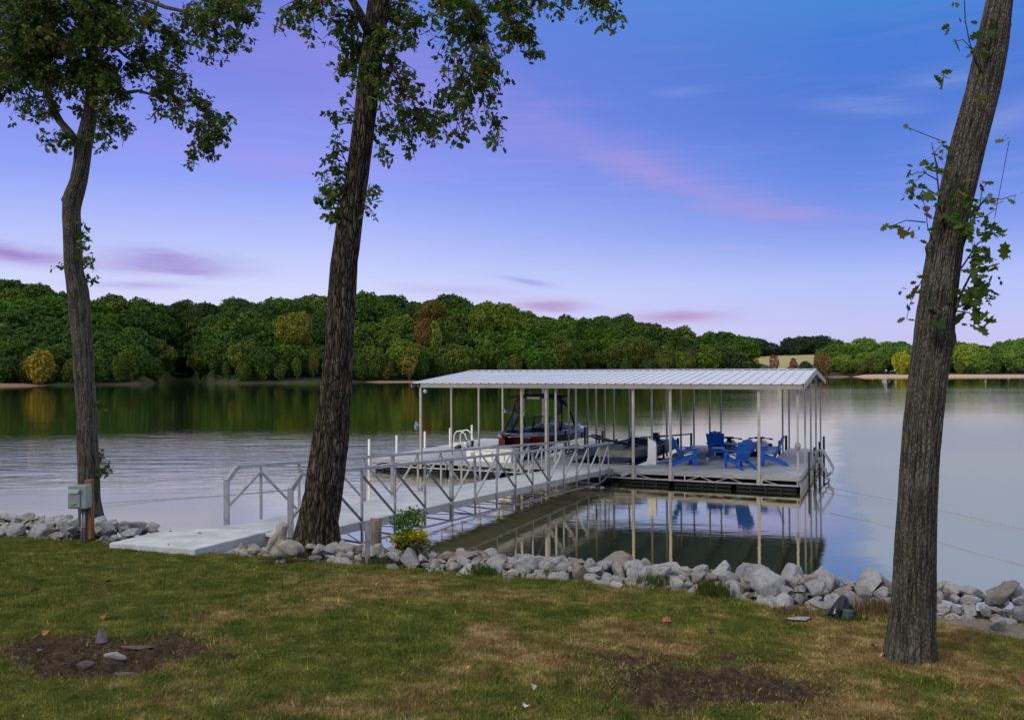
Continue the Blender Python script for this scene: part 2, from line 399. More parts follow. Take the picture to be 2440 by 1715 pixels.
def f_rock(t, b, out):
    tc = t.n('ShaderNodeTexCoord').outputs['Object']; oi = t.n('ShaderNodeObjectInfo')
    off = t.n('ShaderNodeVectorMath', operation='ADD'); t.L.new(tc, off.inputs[0])
    cx = t.n('ShaderNodeCombineXYZ', inp={0: t.m('MULTIPLY', oi.outputs['Random'], 37.0), 1: 0.0, 2: 0.0}); t.L.new(cx.outputs[0], off.inputs[1])
    v = off.outputs[0]
    n = t.noise(v, 3.2, 8, .68); n2 = t.noise(v, 16, 7, .75); n3 = t.noise(v, 1.4, 4, .5)
    base = t.ramp(oi.outputs['Random'], [(0, (.42,.43,.45,1)), (.3, (.56,.57,.59,1)), (.55, (.46,.47,.48,1)), (.75, (.62,.62,.63,1)), (.9, (.32,.29,.25,1)), (1, (.42,.40,.36,1))])
    c = t.mix(t.m('MULTIPLY', t.m('SUBTRACT', n, .46), 3.0, clamp=True), base, (.20,.20,.205,1))
    c = t.mix(t.m('MULTIPLY', t.m('SUBTRACT', n2, .52), 7, clamp=True), c, (.055,.052,.05,1))
    c = t.mix(t.m('MULTIPLY', t.m('SUBTRACT', n3, .56), 4, clamp=True), c, (.20,.18,.13,1))
    t.L.new(c, b.inputs['Base Color']); S(b, Roughness=.9); b.inputs['Specular IOR Level'].default_value = .2
    bn = t.n('ShaderNodeBump'); bn.inputs['Strength'].default_value = 1.0; bn.inputs['Distance'].default_value = .05
    t.L.new(t.m('ADD', n, t.m('MULTIPLY', n2, .5)), bn.inputs['Height']); t.L.new(bn.outputs[0], b.inputs['Normal'])
M['rock'] = mat('limestone', f_rock)
def leafmat(name, stops, trans=.35, useobj=False, nscale=.8, rough=.55, vari=.35):
    m = bpy.data.materials.new(name); m.use_nodes = True; t = NT(m.node_tree); t.N.clear()
    out = t.n('ShaderNodeOutputMaterial'); tc = t.n('ShaderNodeTexCoord').outputs['Object']
    at = t.n('ShaderNodeAttribute'); at.attribute_name = 'tone'
    c = t.ramp(at.outputs['Fac'], stops)
    if useobj:
        oi = t.n('ShaderNodeObjectInfo'); c = t.mix(1.0, c, oi.outputs['Color'], 'MULTIPLY')
    n = t.noise(tc, nscale, 3, .5)
    c = t.mix(t.m('MULTIPLY', n, vari), c, t.mix(1.0, c, (.45,.5,.5,1), 'MULTIPLY'))
    d = t.n('ShaderNodeBsdfPrincipled'); t.L.new(c, d.inputs['Base Color']); d.inputs['Roughness'].default_value = rough; d.inputs['Specular IOR Level'].default_value = .25
    tr = t.n('ShaderNodeBsdfTranslucent'); t.L.new(t.mix(1.0, c, (1.1,1.25,.5,1), 'MULTIPLY'), tr.inputs[0])
    mx = t.n('ShaderNodeMixShader'); mx.inputs[0].default_value = trans
    t.L.new(d.outputs[0], mx.inputs[1]); t.L.new(tr.outputs[0], mx.inputs[2]); t.L.new(mx.outputs[0], out.inputs[0])
    return m
M['leaf'] = leafmat('oak_leaf', [(0, (.016,.042,.004,1)), (.45, (.052,.105,.010,1)), (.8, (.115,.155,.016,1)), (.93, (.13,.085,.02,1)), (1, (.11,.04,.015,1))], .3)
M['far_leaf'] = leafmat('far_leaf', [(0, (.5,.5,.5,1)), (.5, (1,1,1,1)), (1, (1.6,1.55,1.2,1))], .25, True, .25, .7)
M['shrub_leaf'] = leafmat('shrub_leaf', [(0, (.09,.035,.012,1)), (.3, (.10,.10,.015,1)), (.55, (.70,.58,.02,1)), (.7, (.10,.20,.02,1)), (1, (.06,.13,.02,1))], .35)
M['dead_leaf'] = simple('dead_leaf', (.22,.06,.025), .8, 0, 20, .3)
# ------------------------------------------------------------------ lawn terrain
EDGE = [(-60,18.5),(-30,17.8),(-14,15.8),(-8.96,14.9),(-6.8,14.3),(-3.67,13.07),(-2.0,12.65),(-.71,12.0),(.46,11.76),(1.57,11.4),(2.6,10.9),(3.1,10.35),(4.3,10.05),(5.06,9.9),(5.9,9.6),(7,9.1),(10,7.8),(30,0),(60,-10)]
ex = np.array([e[0] for e in EDGE]); ey = np.array([e[1] for e in EDGE])
def edge_y(x): return np.interp(x, ex, ey) + .12*(fbm(np.asarray(x, float)*1.3+5, np.zeros_like(np.asarray(x, float)), o=3)-.5)
def ground_z(x, y):
    x = np.asarray(x, float); y = np.asarray(y, float)
    d = (edge_y(x)-y)*.92
    ins = .85+.085*np.minimum(d, 14)+np.clip(d-14, 0, 60)*.05
    ins = ins+.05*(fbm(x*.5+3, y*.5, o=3)-.5)*np.clip(d, 0, 2)+.02*(fbm(x*3, y*3, o=3)-.5)
    o_ = -d
    out = .85-.15*np.clip(o_, 0, .9)-.95*np.clip(o_-.9, 0, 3)
    return np.where(d > 0, ins, out)
def GZ(x, y): return float(ground_z(np.array([x]), np.array([y]))[0])
def GP(px, py):                  # pixel on the lawn -> world point
    z = 1.0
    for _ in range(12):
        p = P(px, py, z); z = .5*z+.5*GZ(p.x, p.y)
    p = P(px, py, z); p.z = GZ(p.x, p.y); return p
DP = [(GP(225, 1552), 0, 0), (GP(1650, 1622), 0, 0)]
def ell_mask(x, y, c, rx, ry):
    w = fbm(x*1.9+11, y*1.9+4, o=5)-.5; w2 = fbm(x*9, y*9, o=3)-.5
    return np.sqrt(((x-c.x)/rx)**2+((y-c.y)/ry)**2)+w*1.3+w2*.5
def dirt_amt(x, y):
    a = ell_mask(x, y, DP[0][0], 1.42, .85); b = ell_mask(x, y, DP[1][0], 1.10, .98)
    pth = np.clip((x-(4.75-.55*(y-9.2)))/.35+(fbm(x*2, y*2, o=3)-.5)*1.5, 0, 1)*np.clip((y-7.3-.0*x)/.4, 0, 1)
    m = np.maximum(np.clip((1.08-a)*2.6, 0, 1), np.clip((1.08-b)*2.6, 0, 1))
    return m, np.clip(pth, 0, 1)
def build_ground():
    xs = np.concatenate([np.linspace(-60, -11, 40, endpoint=False), np.arange(-11, 8, .04), np.linspace(8, 60, 40)])
    ys = np.concatenate([np.linspace(-40, 3.5, 30, endpoint=False), np.arange(3.5, 18.5, .05), np.linspace(18.6, 23, 10)])
    X, Y = np.meshgrid(xs, ys); Z = ground_z(X, Y)
    m, pth = dirt_amt(X, Y)
    Z = Z+m*(.10*(fbm(X*8, Y*8, o=5)-.5)*2-.03)+pth*.02*(fbm(X*8, Y*8, o=3)-.5)
    V = np.stack([X, Y, Z], -1).reshape(-1, 3); ny, nx = X.shape
    i = np.arange(ny*nx).reshape(ny, nx); Fc = np.stack([i[:-1,:-1], i[:-1,1:], i[1:,1:], i[1:,:-1]], -1).reshape(-1, 4)
    tone = np.maximum(m, 0).ravel(); 
    def fn(t, b, out):
        g = t.n('ShaderNodeNewGeometry').outputs['Position']
        at = t.n('ShaderNodeAttribute'); at.attribute_name = 'tone'; ap = t.n('ShaderNodeAttribute'); ap.attribute_name = 'path'; ab = t.n('ShaderNodeAttribute'); ab.attribute_name = 'bank'
        c = lawn_color(t, g)
        c = t.mix(1.0, c, (.55,.52,.5,1), 'MULTIPLY')
        n = t.noise(g, 14, 8, .75); n2 = t.noise(g, 60, 5, .7)
        dirt = t.ramp(n, [(.3, (.014,.009,.006,1)), (.52, (.062,.040,.027,1)), (.75, (.20,.135,.095,1))])
        dirt = t.mix(t.m('MULTIPLY', t.m('SUBTRACT', n2, .62), 6, clamp=True), dirt, (.22,.18,.14,1))
        c = t.mix(at.outputs['Fac'], c, dirt)
        c = t.mix(ap.outputs['Fac'], c, t.ramp(n, [(.3, (.14,.11,.085,1)), (.7, (.33,.28,.235,1))]))
        c = t.mix(ab.outputs['Fac'], c, t.ramp(n, [(.3, (.03,.028,.022,1)), (.7, (.12,.105,.085,1))]))
        t.L.new(c, b.inputs['Base Color']); S(b, Roughness=1.0); b.inputs['Specular IOR Level'].default_value = .1
        bn = t.n('ShaderNodeBump'); bn.inputs['Strength'].default_value = 1; bn.inputs['Distance'].default_value = .03
        t.L.new(t.m('ADD', n, t.m('MULTIPLY', n2, .4)), bn.inputs['Height']); t.L.new(bn.outputs[0], b.inputs['Normal'])
    o = npmesh('lawn', V, Fc, mat('lawn_soil', fn), smooth=True, attr=tone)
    a = o.data.attributes.new('path', 'FLOAT', 'POINT'); a.data.foreach_set('value', pth.ravel().astype(np.float32))
    bank = np.clip((Y-edge_y(X)+.05)/.25, 0, 1)
    a = o.data.attributes.new('bank', 'FLOAT', 'POINT'); a.data.foreach_set('value', bank.ravel().astype(np.float32))
    return tag(o, kind='structure')
def lawn_color(t, g, blade=False):
    n1 = t.noise(g, .62, 7, .68, .5); n2 = t.noise(g, 3.2, 6, .7); n3 = t.noise(g, 11, 4, .6)
    green = t.ramp(n2, [(.3, (.055,.100,.013,1)), (.50, (.150,.180,.036,1)), (.68, (.31,.30,.07,1))])
    brown = t.ramp(n2, [(.3, (.15,.10,.045,1)), (.50, (.34,.24,.10,1)), (.70, (.62,.49,.25,1))])
    sx = t.n('ShaderNodeSeparateXYZ'); t.L.new(g, sx.inputs[0])
    bias = t.m('MULTIPLY_ADD', sx.outputs[0], .013, .022)
    k = t.m('ADD', t.m('ADD', n1, bias), t.m('MULTIPLY', t.m('SUBTRACT', n3, .5), .35))
    c = t.mix(t.m('MULTIPLY', t.m('SUBTRACT', k, .505), 8, clamp=True), green, brown)
    return c
build_ground()
def f_grass(t, b, out):
    g = t.n('ShaderNodeNewGeometry').outputs['Position']; c = lawn_color(t, g)
    at = t.n('ShaderNodeAttribute'); at.attribute_name = 'tone'
    c = t.mix(1.0, c, t.ramp(at.outputs['Fac'], [(0, (.55,.6,.6,1)), (.6, (1.05,1.05,1,1)), (.9, (1.5,1.35,1.0,1)), (1, (3.4,2.8,2.0,1))]), 'MULTIPLY')
    S(b, Roughness=.7); b.inputs['Specular IOR Level'].default_value = .15; t.L.new(c, b.inputs['Base Color'])
    tr = t.n('ShaderNodeBsdfTranslucent'); t.L.new(c, tr.inputs[0]); mx = t.n('ShaderNodeMixShader'); mx.inputs[0].default_value = .3
    t.L.new(b.outputs[0], mx.inputs[1]); t.L.new(tr.outputs[0], mx.inputs[2]); t.L.new(mx.outputs[0], out.inputs[0])
def build_grass():
    N = 900000
    # uniform in the visible wedge
    D = 4.3+(15.8-4.3)*nr.rand(N)**.85; X = (nr.rand(N)*1.3-.65)*D
    ok = (D < edge_y(X)+.12*nr.randn(N)); X, D = X[ok], D[ok]
    m, pth = dirt_amt(X, D)
    keep = (nr.rand(len(X)) > m*.97) & (nr.rand(len(X)) > pth*.97) & (nr.rand(len(X)) < .55+.9*(fbm(X*4, D*4, o=3)))
    # leave the concrete pad clear
    X, D = X[keep], D[keep]; m = m[keep]
    inpad = in_poly(X, D, PADXY); X, D, m = X[~inpad], D[~inpad], m[~inpad]
    n = len(X); Z = ground_z(X, D)
    tall = fbm(X*.9+30, D*.9, o=4); cl = fbm(X*7, D*7, o=2)
    edge = np.clip(1-(edge_y(X)-D)/.5, 0, 1)
    H = (.008+.030*np.clip(tall-.25, 0, 1)+.020*cl**2)*(.5+.9*nr.rand(n))*(1+1.6*edge*nr.rand(n))
    stray = nr.rand(n) < .006; H = np.where(stray, H*2.0+.02, H)
    W = (.0026+.0028*nr.rand(n))*(1+.06*D); a = nr.rand(n)*2*np.pi; le = nr.rand(n)*1.5*H; b = nr.rand(n)*2*np.pi
    base = np.stack([X, D, Z-.005], -1); sx = np.stack([np.cos(a)*W, np.sin(a)*W, 0*W], -1)
    tip = base+np.stack([np.cos(b)*le, np.sin(b)*le, H+.005], -1)
    V = np.stack([base-sx, base+sx, tip], 1).reshape(-1, 3); Fc = np.arange(3*n).reshape(n, 3)
    tn = np.clip(nr.rand(n)*.88+np.where(stray, .12, 0)+np.where(nr.rand(n) < .012, .3, 0), 0, 1)
    o = npmesh('grass', V, Fc, mat('grass_blades', f_grass), attr=np.repeat(tn, 3))
    tag(o, 'short patchy lawn grass, green mixed with brown and straw tones', 'grass', kind='stuff')
def in_poly(x, y, poly):
    r = np.zeros(len(x), bool); n = len(poly)
    for i in range(n):
        x1, y1 = poly[i]; x2, y2 = poly[(i+1) % n]
        c = ((y1 > y) != (y2 > y)) & (x < (x2-x1)*(y-y1)/(y2-y1+1e-12)+x1); r ^= c
    return r
PADZ = .97
PAD = [P(262,1293,PADZ), P(466,1308,PADZ), P(652,1262,PADZ), P(414,1257,PADZ)]
PADXY = [(p.x, p.y) for p in PAD]
build_grass()

# ------------------------------------------------------------------ water
def f_water(t, b, out):
    g = t.n('ShaderNodeNewGeometry').outputs['Position']; sx = t.n('ShaderNodeSeparateXYZ'); t.L.new(g, sx.inputs[0])
    X, Y = sx.outputs[0], sx.outputs[1]
    t.N.remove(b)
    # wind lanes: strength by distance and slow noise
    v1 = t.mapping(g, (.012, .04, 1)); lane = t.noise(v1, 1.0, 4, .55, .5)
    v2 = t.mapping(g, (.35, 1.4, 1), rot=(0, 0, R(8))); w1 = t.noise(v2, 1.0, 4, .55, .4)
    v3 = t.mapping(g, (1.6, 5.0, 1), rot=(0, 0, R(-6))); w2 = t.noise(v3, 1.0, 4, .6)
    v4 = t.mapping(g, (.10, .30, 1)); w3 = t.noise(v4, 1.0, 3, .5)
    def bump_(v, c, wd): d = t.m('DIVIDE', t.m('SUBTRACT', v, c), wd); return t.m('EXPONENT', t.m('MULTIPLY', t.m('MULTIPLY', d, d), -1.0))
    lanes = t.m('MULTIPLY_ADD', lane, 3.2, -1.15, clamp=True)
    leftw = t.m('DIVIDE', t.m('SUBTRACT', 9.0, X), 10, clamp=True)
    b1 = t.m('MULTIPLY', t.m('MULTIPLY', bump_(Y, 37, 10), leftw), 1.2)
    rightw = t.m('DIVIDE', t.m('SUBTRACT', X, t.m('MULTIPLY', Y, .17)), 20, clamp=True)
    b2 = t.m('MULTIPLY', t.m('MULTIPLY', bump_(Y, 130, 50), rightw), .5)
    b3 = t.m('MULTIPLY', t.m('MULTIPLY', lanes, t.m('DIVIDE', t.m('SUBTRACT', Y, 24), 60, clamp=True)), .16)
    amp = t.m('ADD', t.m('ADD', b1, t.m('MULTIPLY', b2, t.m('MULTIPLY_ADD', lane, 1.4, -.1, clamp=True))), t.m('ADD', b3, .035))
    h = t.m('MULTIPLY', t.m('ADD', t.m('MULTIPLY', w1, .050), t.m('MULTIPLY', w3, .05)), amp)
    h = t.m('ADD', h, t.m('MULTIPLY', t.m('MULTIPLY', w2, .0080), t.m('ADD', amp, .17)))
    bn = t.n('ShaderNodeBump'); bn.inputs['Strength'].default_value = 1; bn.inputs['Distance'].default_value = 1.0
    t.L.new(h, bn.inputs['Height'])
    gl = t.n('ShaderNodeBsdfGlossy'); gl.inputs['Color'].default_value = (1.0, .88, .60, 1); gl.inputs['Roughness'].default_value = .01
    t.L.new(bn.outputs[0], gl.inputs['Normal'])
    # open water outside the lee of the dock is lightly ruffled by wind, which widens its reflections
    wn = t.noise(t.mapping(g, (.22, .5, 1)), 1.0, 4, .6); u = t.m('SUBTRACT', t.m('ADD', X, t.m('MULTIPLY_ADD', wn, 2.0, -1.0)), t.m('MULTIPLY', Y, .370)); openr = t.m('DIVIDE', u, 1.0, clamp=True)
    ul = t.m('SUBTRACT', t.m('MULTIPLY', Y, -.245), t.m('SUBTRACT', X, .0)); openl = t.m('MULTIPLY', t.m('DIVIDE', ul, 2.5, clamp=True), t.m('DIVIDE', t.m('SUBTRACT', 30, Y), 8, clamp=True))
    wind = t.m('MAXIMUM', t.m('MULTIPLY', openr, t.m('DIVIDE', t.m('SUBTRACT', 75, Y), 40, clamp=True)), openl)
    t.L.new(t.m('MULTIPLY_ADD', wind, .30, .012), gl.inputs['Roughness'])
    df = t.n('ShaderNodeBsdfDiffuse'); df.inputs[0].default_value = (.015,.11,.065,1)
    lw = t.n('ShaderNodeFresnel'); lw.inputs['IOR'].default_value = 1.45; t.L.new(bn.outputs[0], lw.inputs['Normal'])
    lwt = t.n('ShaderNodeLayerWeight'); lwt.inputs[0].default_value = .5; t.L.new(bn.outputs[0], lwt.inputs['Normal']); fac = t.m('MULTIPLY', t.m('MULTIPLY', t.m('SUBTRACT', lwt.outputs['Facing'], .25), 2.0, clamp=True), .965)
    mx = t.n('ShaderNodeMixShader'); t.L.new(fac, mx.inputs[0]); t.L.new(df.outputs[0], mx.inputs[1]); t.L.new(gl.outputs[0], mx.inputs[2])
    t.L.new(mx.outputs[0], out.inputs[0])
MB().add([(-1500,-300,0),(1500,-300,0),(1500,2600,0),(-1500,2600,0)], [(0,1,2,3)]).build('water', mat('lake_water', f_water))
tag(bpy.data.objects['water'], kind='structure')

# ------------------------------------------------------------------ far shore, hills and forest
SX = np.array([-900,-400, 0, 330, 375, 410, 455, 500, 560, 700, 1000, 1250, 1340, 1400, 1440, 1500, 1700, 1900, 2050, 2440, 3300])
SD = np.array([ 220, 226,226, 236, 262, 330, 330, 262, 246, 250,  272,  282,  292,  345,  345,  318,  330,  340,  360,  345,  340])
KX = np.array([-900,0,60,150,250,350,450,520,560,700,800,850,1000,1100,1200,1250,1330,1400,1440,1500,1560,1600,1690,1819,1855,1880,1915,1966,2032,2070,2112,2171,2295,2361,2423,2600,3300])
KY = np.array([ 640,650,660,675,695,702,702,712,706,700,694,690,694,702,714,724,744,756,750,746,762,770,786,796,812,802,798,800,806,816,820,812,812,816,806,800,800])
def shore(px): return np.interp(px, SX, SD)
def skyz(px, D): return EYE+(HZ-np.interp(px, KX, KY))/F*D
DEPTH = 95.0
def hill_z(px, D):
    d = D-shore(px); top = np.maximum(skyz(px, shore(px)+DEPTH)-15.5, 2.0)
    t = np.clip((d-6)/(DEPTH-6), 0, 1.0); s = t*t*(3-2*t)*.5+t*.5
    z = np.where(d < 0, d*.25, .0)+np.clip(d/5, 0, 1)*1.3+s*(top-1.3)
    return z-np.clip(d-DEPTH, 0, 400)*.03
def build_hills():
    pxs = np.arange(-900, 3300, 14.0); ds = np.concatenate([np.array([-12,-5,-2,0,1,2,3.5,5,8,12]), np.arange(18, 130, 9), np.array([160, 220, 320, 480])])
    PX, DD = np.meshgrid(pxs, ds); Sd = shore(PX)+3.0*(fbm(PX*.02, PX*0, o=4)-.5)*2; D = Sd+DD
    Z = hill_z(PX, shore(PX)+DD)+.5*(fbm(PX*.05, DD*.1, o=3)-.5)*np.clip(DD/6, 0, 1)
    X = (PX-CX)/F*D; V = np.stack([X, D, Z], -1).reshape(-1, 3); ny, nx = X.shape
    i = np.arange(ny*nx).reshape(ny, nx); Fc = np.stack([i[:-1,:-1], i[:-1,1:], i[1:,1:], i[1:,:-1]], -1).reshape(-1, 4)
    def fn(t, b, out):
        g = t.n('ShaderNodeNewGeometry').outputs['Position']; sx = t.n('ShaderNodeSeparateXYZ'); t.L.new(g, sx.inputs[0])
        n = t.noise(g, .25, 5, .6)
        low = t.m('SUBTRACT', 1.0, t.m('MULTIPLY', t.m('SUBTRACT', sx.outputs[2], t.m('MULTIPLY_ADD', n, 1.6, -.55)), 3.0, clamp=True))
        soil = t.ramp(n, [(.3, (.02,.026,.010,1)), (.7, (.06,.05,.026,1))]); flo = t.ramp(n, [(.3, (.014,.028,.006,1)), (.7, (.035,.06,.012,1))])
        t.L.new(t.mix(low, flo, soil), b.inputs['Base Color']); S(b, Roughness=1)
    o = npmesh('far_shore_hills', V, Fc, mat('forest_floor', fn), smooth=True); tag(o, kind='structure')
build_hills()
# open field seen through the gap on the right
def build_field():
    D0 = 520.0; rows = []
    for j in range(10):
        D = 362+j*22; row = []
        for px in np.arange(1740, 2060, 16):
            top = EYE+(HZ-(846+ (px-1900)*-.012))/F*D0; z = .9+(top-.9)*(j/9.0)
            row.append(((px-CX)/F*D, D, z+.3*math.sin(px*.03)))
        rows.append(row)
    def fn(t, b, out):
        g = t.n('ShaderNodeNewGeometry').outputs['Position']; n = t.noise(t.mapping(g, (.05, .15, 1)), 1, 5, .6)
        t.L.new(t.ramp(n, [(.3, (.24,.23,.085,1)), (.7, (.42,.36,.16,1))]), b.inputs['Base Color']); S(b, Roughness=1)
    tag(MB().grid(rows).build('hay_field', mat('dry_field', fn)), kind='structure')
build_field()
def sandbar(pts, name, c1, c2):
    rows = []; n = len(pts); k = 7
    for j in range(k):
        v = j/(k-1); row = []
        for (px, yf, yb, hgt) in pts:
            Df = F*EYE/(yf-HZ); Db = Df+max(3.0, (F*EYE/(yb-HZ)-Df)) if yb > HZ+1 else Df+30
            D = Df+(Db-Df)*v; row.append(((px-CX)/F*D, D, -.15+hgt*math.sin(min(1, v*1.4)*math.pi/2)+.08*rng.random()))
        rows.append(row)
    def fn(t, b, out):
        g = t.n('ShaderNodeNewGeometry').outputs['Position']; n = t.noise(g, .6, 5, .6)
        t.L.new(t.ramp(n, [(.3, c1), (.7, c2)]), b.inputs['Base Color']); S(b, Roughness=1)
    tag(MB().grid(rows).build(name, mat(name+'_soil', fn)), kind='structure')
sandbar([(2030,902,901,.1),(2060,903.2,900,1.0),(2150,903.5,899,1.3),(2260,904,899,1.2),(2400,904.5,899.5,1.1),(2600,905,899,1.1),(3000,905,899,1.0)], 'sand_bar', (.34,.22,.16,1), (.58,.46,.37,1))
sandbar([(1955,901.5,901,.1),(1975,903.0,900,.6),(1990,903.2,899,1.0),(2010,903.0,900,.6),(2025,902,901,.1)], 'eroded_bank', (.16,.07,.045,1), (.30,.16,.11,1))
sandbar([(860,909,908,.1),(900,910.5,907,.5),(960,910.8,906,.5),(1010,909.8,906,.5),(1060,909,907,.2)], 'mud_shore', (.20,.10,.07,1), (.33,.20,.14,1))
sandbar([(-300,915,913,.6),(0,915.5,912,.8),(60,915.5,912,.7),(110,914.5,913,.2)], 'muddy_bank', (.14,.08,.055,1), (.27,.17,.12,1))

def leaf_quads(C, Nn, size, rs):
    n = len(C); u = np.cross(Nn, rs.randn(n, 3)); u /= np.linalg.norm(u, axis=1)[:, None]+1e-9; v = np.cross(Nn, u)
    s = size[:, None]; q = np.stack([C-u*s-v*s*.7, C+u*s-v*s*.7, C+u*s*.8+v*s*.8, C-u*s*.9+v*s*.7], 1).reshape(-1, 3)
    return q, np.arange(4*n).reshape(n, 4)
def far_crown(seed, w=5.2, h=14., base=1.0, n=7500, nb=0, conic=0., leaf=.34, sparse=0.):
    rs = np.random.RandomState(seed); d = rs.randn(n, 3); d /= np.linalg.norm(d, axis=1)[:, None]
    o = seed*13.7; cz = base+(h-base)*.52; rz = (h-base)*.52
    big = fbm(d[:,0]*1.3+o, d[:,1]*1.3, d[:,2]*1.5, o=2); med = fbm(d[:,0]*3.4+o, d[:,1]*3.4+7, d[:,2]*3.8, o=3); fin = fbm(d[:,0]*9+o, d[:,1]*9, d[:,2]*9, o=2)
    r = (.62+.55*big+.38*(med-.5)+.26*(fin-.5))
    if conic: 
        tz = (d[:,2]+1)/2; wr = w*(1-tz)**.7*1.15+.1
    else: wr = w*(1-np.clip(-d[:,2], 0, 1)*.25)
    sh = 1-.30*rs.rand(n)**2.2
    P_ = np.stack([d[:,0]*wr, d[:,1]*wr, d[:,2]*rz], -1)*(r*sh)[:, None]; P_[:, 2] = P_[:, 2]+cz
    if not conic: P_[:, 0] += (big-.5)*1.5
    k = (med > .30+.06*rs.rand(n)) | (rs.rand(n) < .35)
    if sparse: k &= rs.rand(n) > sparse*.5
    nn = d*np.array([1/w, 1/w, 1/rz])*w+rs.randn(n, 3)*.8+np.array([0, 0, .25]); nn /= np.linalg.norm(nn, axis=1)[:, None]
    T = np.clip(.28+.5*(med-.25)+.35*(fin-.5)+.20*rs.randn(n), 0, 1); S_ = leaf*(.55+.8*rs.rand(n))
    P_, nn, T, S_ = P_[k], nn[k], T[k], S_[k]
    V, Fc = leaf_quads(P_, nn, S_, rs); return V, Fc, np.repeat(T, 4)
def far_tree(name, seed, h=14, **k):
    root = empty(name, (0, -900, 0)); V, Fc, T = far_crown(seed, h=h, **k)
    npmesh('crown', V, Fc, M['far_leaf'], root, attr=T)
    MB().tube([(0,0,-1),(.1,0,h*.3),(-.1,.1,h*.8)], [.24,.2,.07], 6).build('trunk', M['bark_far'], root)
    return root
PROTO = [far_tree('broadleaf_tree', s, h=hh, w=ww) for s, hh, ww in ((1,15,8.0),(2,14,7.4),(3,16,7.8),(4,13,8.4),(5,15,6.8),(6,14.5,8.0))]
PSHORE = [far_tree('shore_tree', s, h=hh, w=ww, base=.6, n=4000, leaf=.24) for s, hh, ww in ((21,9,3.6),(22,8,3.2),(23,10,3.3))]
PSPARSE = [far_tree('slender_tree', s, h=hh, w=ww, base=1.5, n=1800, leaf=.20, sparse=.6) for s, hh, ww in ((31,11,2.6),(32,9.5,2.2))]
PCON = [far_tree('cedar_tree', s, h=9, w=2.8, base=.3, n=3600, conic=1, leaf=.22) for s in (41, 42)]
def place(proto, px, D, sc_, color, label, group, zoff=0, name=None):
    z = float(hill_z(np.array([px]), np.array([D]))[0]); X = (px-CX)/F*D
    s = sc_ if hasattr(sc_, '__len__') else (sc_*rng.uniform(.9, 1.1), sc_*rng.uniform(.9, 1.1), sc_)
    r = dup(proto, (X, D, max(z, .1)-.3+zoff), rng.uniform(0, 6.28), s, label, 'tree', (*color, 1)); tag(r, group=group)
    return r
COLS = [(c_[0]*1.35+.018, c_[1]*1.9+.030, c_[2]*.55+.004) for c_ in [(.020,.042,.014),(.026,.050,.015),(.034,.062,.014),(.022,.045,.020),(.046,.078,.016),(.040,.056,.015),(.052,.062,.020),(.030,.052,.022)]]
def zone(px):
    if px < 160: return 'at the far left', 'at the far left'
    if px < 340: return 'right of the forked trunk', 'right of the forked trunk'
    if px < 530: return 'in the dark cove', 'in the dark cove'
    if px < 850: return 'behind the middle trunk', 'behind the middle trunk'
    if px < 1150: return 'above the roof left end', 'above the left end of the dock roof'
    if px < 1400: return 'above the roof middle', 'above the middle of the dock roof'
    if px < 1790: return 'above the roof right half', 'above the right half of the dock roof'
    if px < 2100: return 'left of the right trunk', 'left of the right trunk'
    return 'right of the right trunk', 'right of the right trunk'
LEVEL = ['near the waterline', 'low on the hill', 'halfway up the hill', 'high on the hill', 'on the ridge', 'on the ridge']
def scatter():
    cnt = 0
    for row, (d, step, hs) in enumerate([(7, 52, .80), (22, 58, .95), (38, 62, 1.0), (56, 66, 1.03), (76, 60, .95), (95, 46, .92)]):
        px = -150+row*17
        while px < 2560:
            x = px+rng.uniform(-14, 14); px += step*rng.uniform(.8, 1.2)
            D = float(shore(x))+d+rng.uniform(-5, 5)
            if x > 1790 and row in (3, 4): continue
            if 1775 < x < 1965 and row < 6: continue
            zn, grp = zone(x); c = COLS[rng.randrange(len(COLS))]; k = rng.uniform(.8, 1.25)
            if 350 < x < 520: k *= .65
            if row == 0 and rng.random() < .22: c = (.12,.16,.022)
            if rng.random() < .07: c = (.115,.18,.018)
            if x > 1790: k *= 1.35; c = (c[0]*1.3+.02, c[1]*1.2+.02, c[2]+.01)
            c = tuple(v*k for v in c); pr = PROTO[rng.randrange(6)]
            sz = hs*rng.uniform(.82, 1.15)
            if x > 1790: sz *= .92
            if x > 1790: px -= step*.30
            tone = 'yellow green' if c[0] > .095 else ('bright green' if c[1] > .15 else 'dark green' if c[1] < .112 else 'mid green')
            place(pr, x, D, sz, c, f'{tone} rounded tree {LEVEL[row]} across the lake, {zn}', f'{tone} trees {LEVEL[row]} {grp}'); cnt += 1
    # small trees and brush along the water line
    px = -60
    while px < 2560:
        x = px+rng.uniform(-10, 10); px += 38 if x < 1775 else 34
        if 385 < x < 450 or 1768 < x < 1962: continue
        zn, grp = zone(x); c = rng.choice([(.06,.125,.02),(.12,.15,.022),(.08,.14,.02),(.045,.10,.02),(.11,.12,.028)])
        if x > 1775: c = rng.choice([(.11,.18,.03),(.15,.20,.035),(.08,.14,.03),(.20,.25,.03),(.14,.13,.05),(.05,.115,.025)])
        pr = rng.choice(PSHORE+PSPARSE) if x < 1790 else rng.choice(PSHORE+PSPARSE+PCON)
        place(pr, x, float(shore(x))+1.0+rng.uniform(0, 3), rng.uniform(.65, 1.0)*(1.0 if x < 1775 else .95), c, f'small leafy tree on the far waterline, {zn}', f'small shoreline trees {grp}'); cnt += 1
    return cnt
CNT = scatter()
def special(pr, px, D, s, c, label): r = place(pr, px, D, s, tuple(v*1.5 for v in c), label, None); return r
special(PSHORE[2], 95, 224, (1.05,1.05,.95), (.22,.17,.022), 'small golden yellow tree standing at the left shoreline of the lake')
special(PROTO[0], 1155, 300, (.7,.7,.9), (.10,.135,.012), 'larger of two bright lime tree crowns high on the hill behind the dock roof').location.z = 13.5
